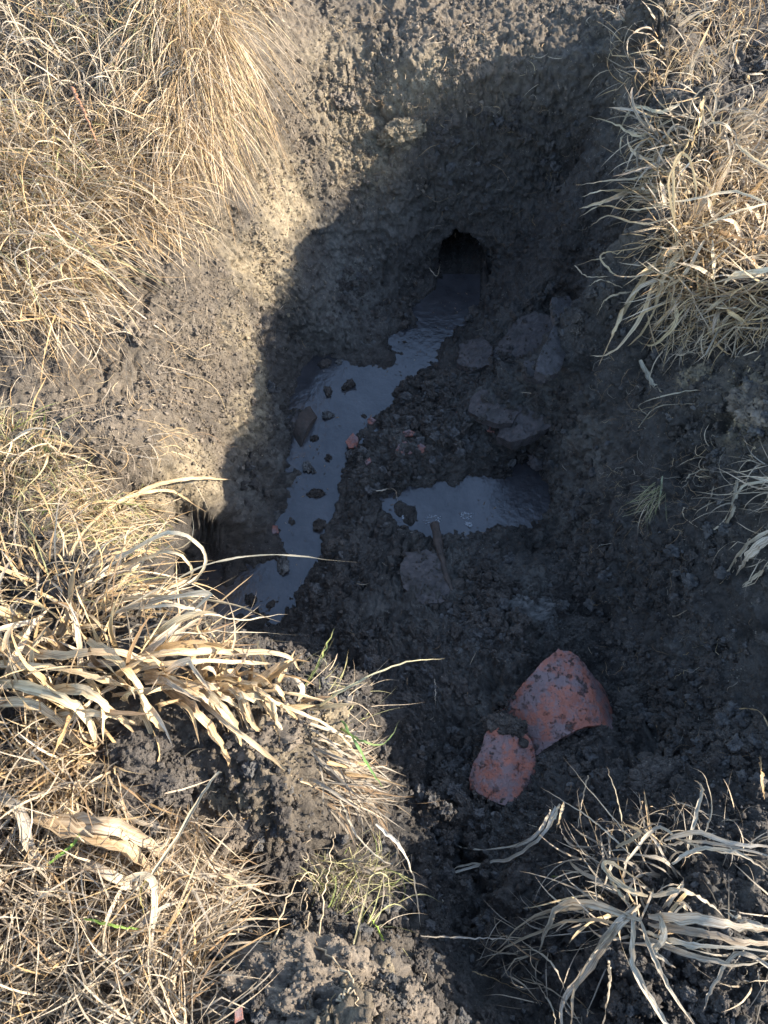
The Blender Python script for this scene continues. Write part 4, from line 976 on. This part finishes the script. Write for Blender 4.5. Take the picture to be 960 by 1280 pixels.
ROOTS = [
 ([(300,1230,.03),(297,1160,.04),(292,1100,.05),(330,1045,.04)], .0016, 'knobbly pale root rising left of the near soil clod'),
 ([(350,1235,.03),(340,1200,.05),(352,1140,.07),(375,1100,.07),(398,1092,.06)], .0018, 'forked pale root standing above the near soil clod'),
 ([(398,1215,.03),(402,1140,.06),(410,1085,.08),(418,1040,.08)], .0017, 'tall knobbly root reaching up beside the small green tuft'),
 ([(375,1215,.03),(385,1150,.05),(380,1110,.05)], .0015, 'short pale root between two taller roots'),
 ([(352,1168,.05),(400,1188,.06),(440,1225,.05),(445,1240,.04)], .0024, 'thick branching root lying across the near soil clod'),
 ([(535,1280,.02),(536,1250,.05),(530,1215,.06)], .0016, 'pale root at the right corner of the near soil clod'),
 ([(420,1250,.03),(440,1240,.05),(455,1262,.03)], .0018, 'short curled root on top of the near soil clod'),
]
for pts, rd, lb in ROOTS:
    o = stem('root', pts, rd, M_ROOT, n=26, wob=.0022); tag(o, lb, 'root')

# ------------------------------------------------------------------ plates: tiles, slabs, shards
def plate(name, outline, z, thick, mat, curve=None, noise=.0018, cut=.006, seed=0, parent=None, org=None, wob=0.0, nf=55, crumble=0.0):
    import bmesh
    pts = [P(u, v, z(u, v) if callable(z) else z) for u, v in outline]
    c = np.mean(pts, 0) if org is None else np.array(org)
    pts = [p - c for p in pts]
    bm = bmesh.new(); vs = [bm.verts.new(p) for p in pts]; bm.faces.new(vs)
    bmesh.ops.subdivide_edges(bm, edges=bm.edges[:], cuts=3)
    lo = np.min(pts, 0); hi = np.max(pts, 0)
    for ax in (0, 1):
        k = lo[ax] + cut
        while k < hi[ax]:
            co = [0, 0, 0]; co[ax] = k; no = [0, 0, 0]; no[ax] = 1
            bmesh.ops.bisect_plane(bm, geom=bm.verts[:] + bm.edges[:] + bm.faces[:], dist=1e-6, plane_co=co, plane_no=no); k += cut
    V = np.array([v.co[:] for v in bm.verts])
    if wob:
        bd = np.array([v.is_boundary for v in bm.verts])
        V[bd, :2] += np.stack([fbm(V[bd] * nf + seed, 3, seed), fbm(V[bd] * nf + seed, 3, seed + 9)], -1) * wob
    # clean top heights follow the curve
    if curve is not None: V[:, 2] += curve(V[:, 0], V[:, 1])
    for v, q in zip(bm.verts, V): v.co = q
    fs = bm.faces[:]
    for f in fs:
        f.normal_update()
    if sum(f.normal.z for f in fs) < 0: bmesh.ops.reverse_faces(bm, faces=fs)
    ex = bmesh.ops.extrude_face_region(bm, geom=fs)
    ev = [g for g in ex['geom'] if isinstance(g, bmesh.types.BMVert)]
    top = set(ev)
    for v in bm.verts:
        if v not in top: v.co.z -= thick
    # the extruded copies are the top, originals moved down are the underside
    V = np.array([v.co[:] for v in bm.verts])
    nz = np.stack([fbm(V * 60 + seed + k * 9, 3, seed + k) for k in range(3)], -1) * noise
    for v, q, dz in zip(bm.verts, V, nz): v.co = q + dz
    bm.normal_update()
    sharp = [e_ for e_ in bm.edges if len(e_.link_faces) == 2 and e_.calc_face_angle(0) > .9]
    bmesh.ops.bevel(bm, geom=sharp, offset=.0012, segments=1, affect='EDGES', clamp_overlap=True)
    bmesh.ops.recalc_face_normals(bm, faces=bm.faces[:])
    me = bpy.data.meshes.new(name); bm.to_mesh(me); bm.free(); me.materials.append(mat)
    for p in me.polygons: p.use_smooth = False
    o = link(name, me, parent)
    if mat is M_TILE:
        rs_ = np.random.default_rng(seed); b_ = np.array([P(u, v, z(u, v)) for u, v in outline]); b_ = np.concatenate([b_ + (np.roll(b_, -1, 0) - b_) * t_ for t_ in np.linspace(0, 1, 22)])
        b_ = b_[fbm(b_ * 26, 2, 3) > -.05]; b_[:, 2] = H(b_[:, 0], b_[:, 1]) * .45 + b_[:, 2] * .55
        COATS.append((np.concatenate([b_ + rs_.normal(0, .004, b_.shape)] * 2), M_CLOD))
    if mat is M_SLAB:
        rs_ = np.random.default_rng(seed); vt = np.array([v.co[:] for v in me.vertices]); vt = vt[vt[:, 2] > np.percentile(vt[:, 2], 55)]
        COATS.append((vt[rs_.integers(0, len(vt), 90)] + rs_.normal(0, .003, (90, 3)) * [1, 1, 0] + c, M_CLOD))
    if parent is None: o.location = c
    else: o.location = c - np.array(parent.location)
    return o
# big curved red tile (two visible pieces of the broken tile)
BIG = [(694,817),(708,819),(722,824),(740,838),(757,852),(770,862),(780,874),(784,888),(778,903),(764,911),(745,910),(725,914),(705,924),(685,934),(668,944),(640,934),(622,915),(612,905),(628,886),(640,868),(662,847),(680,829)]
ztile = lambda u, v: -.335 - (v - 880) * .00010 - max(0, u - 740) * .0003
def bigcurve(x, y):
    s = x * .80 + y * .25
    return -s * s * 8.0 + .036 - np.clip(s - .05, 0, 1) * .35
plate('clay_tile', BIG, ztile, .013, M_TILE, bigcurve, noise=.0022, wob=.0045, seed=3, nf=80)
bpy.data.objects['clay_tile'].name = 'clay_tile'
tag(bpy.data.objects['clay_tile'], 'large curved red clay tile piece, muddy, half buried in black soil', 'tile')
LOWP = [(608,914),(625,907),(648,909),(667,924),(672,948),(674,965),(672,984),(662,996),(648,1005),(632,1007),(616,1001),(600,992),(589,984),(589,965),(594,950),(601,936)]
o = plate('clay_tile', LOWP, lambda u, v: -.325 - (v - 960) * .0003, .017, M_TILE, lambda x, y: -(x + .005) ** 2 * 5 + .008 - np.abs(x + .008) * .08, noise=.002, wob=.0035, seed=5, nf=80)
tag(o, 'lower fragment of broken red tile with a bright orange chipped left edge', 'tile')

def clod(name, u, v, size, mat, seed, dz=0.0, squash=(1, 1, .8), rot=0.0, sub=4, rough=.45, z=None, cube=.25, label=None, cat='clod', group=None, parent=None, org=None):
    vv, f = clod_verts(sub, seed, rough, squash, cube)
    vv = vv * size
    c, s = math.cos(rot), math.sin(rot); vv = np.stack([vv[:, 0] * c - vv[:, 1] * s, vv[:, 0] * s + vv[:, 1] * c, vv[:, 2]], -1)
    p = hit(u, v) if z is None else P(u, v, z)
    p = p + np.array([0, 0, dz])
    if sub >= 5:
        rs_ = np.random.default_rng(seed); w_ = vv[vv[:, 2] > -.2 * size]; k_ = int(5200 * (size / .05) ** 2 * .12)
        COATS.append((w_[rs_.integers(0, len(w_), k_)] + p, mat))
    me = mesh_np(name, vv, f, mat); o = link(name, me, parent)
    o.location = p if parent is None else p - np.array(parent.location)
    if label: tag(o, label, cat, group)
    return o
# soil lying on and between the tile pieces
clod('soil_clod', 630, 906, .036, M_CLOD, 11, z=-.312, squash=(1.25,.62,.5), rot=-.15, sub=5, rough=.6, label='black soil lump lying on the left edge of the big tile')
clod('soil_clod', 722, 942, .075, M_CLOD, 12, z=-.372, squash=(1.3,.42,.62), rot=.35, sub=5, rough=.6, label='ridge of black soil packed against the lower edge of the big tile')
clod('soil_clod', 760, 917, .034, M_CLOD, 45, z=-.372, squash=(1.3,.7,.6), rot=.5, sub=5, rough=.6, label='black soil lump against the right end of the big tile')
clod('soil_clod', 692, 942, .036, M_CLOD, 47, z=-.362, squash=(1.3,.7,.6), rot=.4, sub=5, rough=.6, label='black soil lump under the middle of the lower edge of the big tile')
clod('soil_clod', 690, 965, .05, M_CLOD, 29, z=-.385, squash=(1.1,.8,.6), rot=.35, sub=5, rough=.6, label='black soil lump in the corner between the two tile pieces')
clod('soil_clod', 655, 929, .010, M_CLOD, 13, z=-.315, sub=3, label='tiny soil crumb stuck where the two tile pieces meet')
clod('soil_clod', 695, 840, .0085, M_CLOD, 14, z=-.322, sub=3, squash=(1.2,.9,.4), label='small dark soil crumb stuck near the top of the big tile')
clod('stone', 628, 1026, .019, M_STONE, 15, dz=.006, squash=(1.3,.7,.5), rot=-.4, sub=4, rough=.22, label='smooth grey stone lying just below the lower tile fragment', cat='stone')
clod('stone', 740, 1043, .012, M_STONE, 16, dz=.004, squash=(1.4,.7,.6), rot=.4, sub=4, rough=.22, label='small grey stone beside the thin upright stalk', cat='stone')
clod('stone', 718, 963, .015, M_CLOD, 17, dz=.006, squash=(1,1,.7), sub=4, rough=.3, label='dark angular lump right of the lower tile fragment', cat='stone')
clod('stone', 580, 223, .0075, M_STONE, 18, dz=.004, sub=3, rough=.2, label='tiny pale pebble stuck in the shaded far wall', cat='stone')

# dark muddy slabs on the right of the pit floor
def zf(z0, uc, vc, su=0.0, sv=0.0, off=.017):
    if z0 > -.45: z0 = max(z0, float(np.percentile(hit(uc + np.array([-20., 0, 20, 0, 0]), vc + np.array([0., -15, 0, 15, 0]))[:, 2], 80)) + off)
    return lambda u, v: z0 + (u - uc) * su + (v - vc) * sv
o = plate('broken_block', [(648,398),(668,388),(692,391),(694,402),(676,428),(650,455),(628,470),(606,468),(604,455),(622,430),(636,412)], zf(-.405, 660, 420, .0005, -.0003, .026), .04, M_SLAB, lambda x, y: -x * x * 1.5, noise=.005, wob=.003, seed=21, cut=.007)
tag(o, 'thick mud-coated slab lying on the pit floor right of the hole', 'block')
o = plate('broken_block', [(690,372),(712,368),(718,380),(716,410),(708,440),(700,462),(684,470),(670,462),(672,448),(684,425),(694,402),(690,388)], zf(-.415, 695, 420, -.0009, 0, .012), .025, M_SLAB, lambda x, y: -x * x * 1.2, noise=.003, wob=.002, seed=22, cut=.007)
tag(o, 'smooth dark slab leaning between the thick slab and the right wall', 'block')
o = plate('broken_block', [(600,488),(625,484),(648,486),(656,497),(652,512),(640,528),(622,530),(600,522),(585,512),(588,498)], zf(-.415, 620, 508, .0005, .0003, .012), .022, M_SLAB, lambda x, y: -x * x * .9, noise=.003, wob=.002, seed=23, cut=.007)
tag(o, 'flat wet slate-grey slab beside the right wall above the square puddle', 'block')
o = plate('broken_block', [(655,452),(672,450),(688,452),(692,462),(690,472),(672,474),(658,470)], zf(-.405, 670, 462, -.0004, .0003, .010), .02, M_SLAB, None, noise=.004, wob=.002, seed=24, cut=.007)
tag(o, 'small dark slab below the smooth leaning slab', 'block')
o = plate('broken_block', [(505,690),(530,688),(552,694),(560,715),(563,745),(556,755),(530,754),(512,742),(500,720)], zf(-.428, 530, 720, -.0002, .0003, .003), .02, M_SLAB, lambda x, y: -x * x * 1.2, noise=.006, wob=.006, seed=25, cut=.007)
tag(o, 'brownish flat slab in the mud directly below the square puddle', 'block')
o = plate('broken_block', [(650,505),(672,498),(690,510),(688,530),(668,545),(640,552),(622,545),(628,528)], zf(-.41, 658, 525, .0004, -.0006, .012), .035, M_SLAB, lambda x, y: -x * x * 2, noise=.008, wob=.003, seed=26, cut=.007)
tag(o, 'chunky dark slab overhanging the right end of the square puddle', 'block')
o = plate('broken_block', [(575,430),(600,420),(618,432),(612,455),(590,465),(572,452)], zf(-.43, 595, 442, .0005, .0003, .008), .03, M_SLAB, lambda x, y: -x * x * 2, noise=.008, wob=.003, seed=27, cut=.007)
tag(o, 'rough muddy slab just left of the thick mud-coated slab', 'block')
# sticks and wood
o = stem('wooden_stake', [(543,655,-10.455),(550,690,-10.44),(558,720,-10.435),(568,752,-10.44)], .0115, M_RIDGE, n=14, wob=.001, sides=9); tag(o, 'dark rotten stick poking from the mud into the square puddle', 'stick')
o = stem('wooden_stick', [(655,466,-10.385),(690,468,-10.385),(725,462,-10.39)], .009, M_RIDGE, n=12, wob=.001, sides=9); tag(o, 'short dark stick crossing the crevice at the right wall', 'stick')
BR = [(389,497),(398,502),(400,507),(390,525),(376,551),(366,551),(359,545),(362,536),(377,514)]
o = plate('brick_fragment', BR, zf(-.474, 380, 525), .03, M_RIDGE, lambda x, y: -(x * .87 + y * .5) ** 2 * 14, noise=.0012, seed=31, cut=.006)
tag(o, 'dark elongated block half sunk in the long puddle by the left wall', 'block')
o = plate('brick_fragment', [(372,512),(378,514),(366,535),(359,552),(352,545),(362,528)], zf(-.480, 380, 525), .025, M_SLAB, None, noise=.002, seed=32, cut=.006)
tag(o, 'narrow muddy strip leaning against the dark block in the water', 'block')
# red shards
SH = [([(494,563),(498,555),(508,551),(522,551),(532,558),(534,566),(518,566),(504,568)], -.452, 'largest bright red clay shard in the middle of the pit floor'),
      ([(503,540),(511,537),(519,540),(516,544),(506,545)], -.452, 'small pink clay shard just above the largest shard'),
      ([(432,552),(441,541),(448,547),(446,560),(436,560)], -.482, 'brick-red shard at the water edge left of the largest shard'),
      ([(459,524),(465,521),(470,525),(466,530),(460,530)], -.488, 'tiny orange shard in the water above the brick-red shard'),
      ([(340,657),(347,657),(349,666),(340,668)], -.488, 'small bright red shard in the water near the left wall'),
      ([(455,575),(461,572),(464,577),(458,581)], -.462, 'speck of red clay below the brick-red shard'),
      ([(565,520),(572,512),(578,520),(568,530)], -.440, 'narrow red chip near the flat wet slab'),
      ([(608,530),(617,533),(618,540),(609,538)], -.418, 'orange-brown chip stuck on the mud below the flat wet slab'),
      ([(585,478),(592,480),(588,486),(580,482)], -.438, 'dull pink chip on the mud above the flat wet slab'),
      ([(262,782),(285,780),(290,788),(275,792),(262,790)], -.455, 'brown-red shard at the bottom end of the long puddle'),
      ([(294,1262),(302,1260),(304,1275),(294,1280)], .13, 'small orange clay chip in the lit soil at the bottom')]
for k, (ol, z, lb) in enumerate(SH):
    if z < 0:
        zz = hit(*np.mean(ol, 0))[2]; z = max(z, zz + .006)
    o = plate('clay_shard', ol, z, .006, M_SHARD, noise=.0012, wob=.001, seed=40 + k, cut=.006); tag(o, lb, 'shard')
# clods standing in the long puddle
CW = [(411,519,.014,'round dark clod in the water right of the dark block'), (436,481,.016,'ragged mud lump in the middle of the long puddle'), (410,490,.012,'flat mud lump left of the ragged lump in the water'), (424,452,.008,'small dark pebble near the upper left edge of the water'),
      (393,549,.008,'small pebble in the water right below the dark block'), (411,572,.008,'dark pebble in the narrow part of the long puddle'), (385,584,.012,'low round lump near the left edge of the narrow water'), (396,617,.013,'flat stone in the lower part of the long puddle'),
      (400,657,.015,'mossy grey lump near the lower right shore of the water'), (353,708,.016,'mud lump at the neck above the lower pool'), (312,680,.026,'rounded lump on the left shore above the lower pool'), (405,455,.014,'pale lump at the top left corner of the water'),
      (345,645,.009,'small pebble above the bright red shard in water'), (455,520,.006,'speck of mud beside the tiny orange shard')]
for k, (u, v, s, lb) in enumerate(CW):
    clod('mud_lump', u, v, s, M_CLOD if k % 3 else M_GREYCLAY, 60 + k, z=ZW + s * .15, squash=(1.0 + .5 * ((k * 7) % 5) / 5, .8, .5), rot=k * .9, sub=5, rough=.9, label=lb, cat='lump')
# foam rings on the square puddle
def foam(u, v, s, seed):
    r = np.random.default_rng(seed); c = P(u, v, ZW + .001); V = []; F = []; n = 0; vv, ff = ICO[2]
    for k in range(70):
        a = r.uniform(0, 6.28); q_ = abs(r.normal(.85, .22)); rr = r.uniform(.0006, .0022)
        V.append(vv * np.array([1, 1, .6]) * rr + c + np.array([math.cos(a) * s * 1.25 * q_, math.sin(a) * s * q_ * (1 + .3 * math.sin(2 * a + seed)), 0])); F.append(ff + n); n += len(vv)
    me = mesh_np('foam_ring', np.concatenate(V) - c, np.concatenate(F), M_FOAM); o = link('foam_ring', me); o.location = c; return o
for k, (u, v, s, lb) in enumerate([(509,645,.010,'leftmost grey foam ring on the square puddle'), (541,650,.014,'largest foam ring where the rotten stick enters the puddle'), (583,645,.011,'right-hand foam ring on the square puddle'), (586,655,.006,'small foam patch just below the right-hand ring')]):
    tag(foam(u, v, s, k), lb, 'foam')

# bigger clods
BC = [
 (175,950,.075,M_CLOD,'large dark soil clod sitting among golden leaves at near left',(1.25,.8,.6),.0,-.005),
 (330,915,.05,M_BROWN,'pale brown lit soil lump under the near-left leaves',(1.2,.8,.6),.3,-.01),
 (395,905,.045,M_OCHRE,'sunlit crumbly soil lump at the near-left lip of the pit',(1,1,.7),.8,-.01),
 (310,1010,.05,M_BROWN,'rough brown clod below the pale lit lump at near left',(1.2,.8,.6),.5,-.015),
 (350,1060,.045,M_CLOD,'black ragged clod left of the small green tuft',(1,.9,.7),.2,-.01),
 (655,770,.085,M_GREYCLAY,'big grey crumbly mound above the red tile',(1.3,.75,.45),.2,-.02),
 (600,800,.055,M_GREYCLAY,'grey clay lump left of the big crumbly mound',(1,.9,.5),.9,-.015),
 (700,745,.05,M_CLOD,'dark clod between the grey mound and the right wall',(1,.9,.55),.4,-.015),
 (730,790,.045,M_CLOD,'dark clod at the upper right of the big tile',(1.2,.9,.55),.4,-.015),
 (878,470,.026,M_OCHRE,'pale gritty clod on the right rim catching the sun',(1,.8,.7),.1,.0),
 (950,505,.045,M_BROWN,'large gritty clod at the right frame edge',(1.2,1,.5),.1,-.004),
 (170,410,.04,M_BROWN,'rounded brown clod half under the combed straw at left',(1.1,.9,.7),.1,-.008),
 (505,160,.045,M_OCHRE,'jutting pale lump at the edge of the shadow on the far wall',(1.3,.7,.8),.4,-.012),
 (430,120,.04,M_BROWN,'crumbly tan lump on the sunlit far-left wall',(1,1,.8),.7,-.012),
 (640,545,.035,M_CLOD,'rounded black clod hanging over the square puddle',(1.2,.8,.7),.2,-.005),
 (600,575,.03,M_CLOD,'dark lump on the far shore of the square puddle',(1.4,.7,.6),.0,-.008),
 (675,575,.028,M_SLAB,'smooth brown lump beside the right end of the square puddle',(1,.9,.7),.2,.0),
 (470,400,.04,M_GREYCLAY,'grey clay bulge on the shore between hole and left wall',(1.2,.9,.6),.2,-.02),
 (455,420,.035,M_GREYCLAY,'clay lump at the foot of the grey bulge by the water',(1.2,.8,.6),-.4,-.015),
 (560,470,.03,M_CLOD,'muddy lump on the shore right of the upper water',(1.2,.8,.6),.3,-.008),
 (540,490,.028,M_CLOD,'muddy lump below the shore lump right of the upper water',(1.1,.8,.6),.9,-.008),
 (660,1120,.05,M_CLOD,'black clod in the dark bottom centre of the pit',(1.2,.9,.6),.9,-.015),
 (800,880,.045,M_CLOD,'black clod right of the big tile end',(1.1,.9,.6),.6,-.015),
 (830,980,.05,M_CLOD,'black clod above the pale bottom right tuft',(1.2,.9,.6),.1,-.015),
 (900,1130,.05,M_CLOD,'dark clod behind the pale bottom right tuft',(1.1,1,.6),.3,-.015),
 (560,1000,.045,M_CLOD,'black clod left of the lower tile fragment',(1.1,1,.6),.3,-.015),
 (500,890,.045,M_CLOD,'black clod between the green blades and the tile',(1.2,.9,.6),.5,-.015),
 (430,860,.035,M_CLOD,'dark clod behind the tall green blade',(1.2,.9,.6),.5,-.012),
]
for k, (u, v, s, m, lb, sq, ro, dz) in enumerate(BC):
    clod('soil_clod', u, v, s, m, 300 + k * 3, dz=dz - s * .12, squash=sq, rot=ro, sub=6 if s > .033 and k < 16 else 5, rough=.75, label=lb)
# the lit soil sod at the bottom edge
clod('soil_clod', 395, 1262, .085, M_BROWN, 421, dz=-.045, squash=(1.4,.75,.6), rot=-.1, sub=7, rough=.75, label='large sunlit rooty soil sod at the bottom edge of the frame')
clod('soil_clod', 505, 1265, .04, M_BROWN, 424, dz=-.015, squash=(1,.9,.8), rot=.5, sub=6, rough=.5, label='square-cornered lit sod at the right end of the rooty sod')

# medium clods scattered loosely (nothing tells them apart)
r = np.random.default_rng(77)
protos = [clod_verts(4, 500 + k, .5, (1.1, .95, .68), .25) for k in range(6)]
pm = [mesh_np('soil_lump', v, f, M_CLOD) for v, f in protos]
areas = [([(400,820),(560,800),(620,860),(590,1000),(540,1100),(500,1000)], 40), ([(690,990),(800,930),(930,920),(900,1050),(760,1010)], 40), ([(570,1040),(720,1050),(740,1150),(600,1220),(560,1120)], 34), ([(780,790),(900,780),(940,900),(830,920)], 22),
         ([(480,500),(620,430),(650,480),(620,580),(450,590)], 36), ([(450,640),(640,690),(700,740),(560,780),(430,740)], 28), ([(820,1180),(960,1210),(960,1280),(800,1280)], 18)]
for poly, n in areas:
    uv = pts_in(poly, n, r); pt = hit(uv[:, 0], uv[:, 1])
    for k in range(n):
        s = .006 + .011 * r.random() ** 2.2
        o = bpy.data.objects.new('soil_lump', pm[r.integers(6)]); COL.objects.link(o); o.location = pt[k] + np.array([0, 0, s * .25]); o.scale = (s, s * r.uniform(.75, 1), s * r.uniform(.7, 1)); o.rotation_euler = (r.normal(0, .4), r.normal(0, .4), r.uniform(0, 6.28))
        tag(o, 'small dark soil lump lying loose on the black crumbly mud', 'lump', 'small loose soil lumps on the pit floor')

# grass of the field beyond the frame
r = np.random.default_rng(88)
def field():
    m = 5200
    x = r.uniform(-2.0, 2.0, m * 2); y = r.uniform(-.9, 3.7, m * 2)
    a = np.abs(x) > 1.05 + .25 * np.clip(y - 1, -1, 2); b = y > 2.75; c = (y < -.35) & (np.abs(x) > .35); k = a | b | c
    shade_rise = (x > .3) & (x < 1.6) & (y > -.5) & (y < 1.3); k &= ~shade_rise
    x, y = x[k][:m], y[k][:m]; root = np.stack([x, y, H(x, y) - .004], -1); n = len(x)
    d = unit(np.stack([r.normal(0, .7, n), r.normal(0, .7, n), r.uniform(.3, .9, n)], -1))
    C = grow(root, d, r.uniform(.08, .2, n), 7, 1.3, .8, .3, r.uniform(.003, .05, n), 5)
    return [ribbon(C, r.uniform(.002, .005, n), pal(n, MAT1, r), cross=2, seed=9)]
o = link('field_grass', blade_mesh('field_grass', field())); tag(o, kind='stuff')

crumbs()

# scum and bits floating on the water
def floating():
    r = np.random.default_rng(5); prt = []
    for poly, n in ((POOL_A, 330), (POOL_B, 90)):
        uv = pts_in(poly, n, r); c = P(uv[:, 0], uv[:, 1], ZW + .0012)
        k = fbm(c * 18, 2, 8) > -.05; c = c[k]; n = len(c); a = r.uniform(0, 6.28, n); L_ = r.uniform(.002, .011, n)
        d = np.stack([np.cos(a), np.sin(a), 0 * a], -1)
        C = c[:, None] + d[:, None] * (np.linspace(-.5, .5, 4)[None, :, None] * L_[:, None, None])
        prt.append(ribbon(C, r.uniform(.0008, .0028, n), pal(n, [(DARK, 6), (GREY, 1), ([(.08,.06,.045)], 8)], r), cross=2, fold=0, seed=3, norm0=np.tile([0., 0, 1.], (n, 1))))
    tag(link('floating_debris', blade_mesh('floating_debris', prt)), kind='stuff')
floating()

roots('root_fibres', [(60,420),(330,300),(340,460),(240,620),(100,580)], 170, (.8,.6), (.015,.06), (.0005,.0011), 75, M_ROOT)
roots('root_fibres', [(360,20),(620,20),(600,90),(400,260)], 110, (0,1), (.015,.06), (.0005,.0012), 76, M_ROOT)
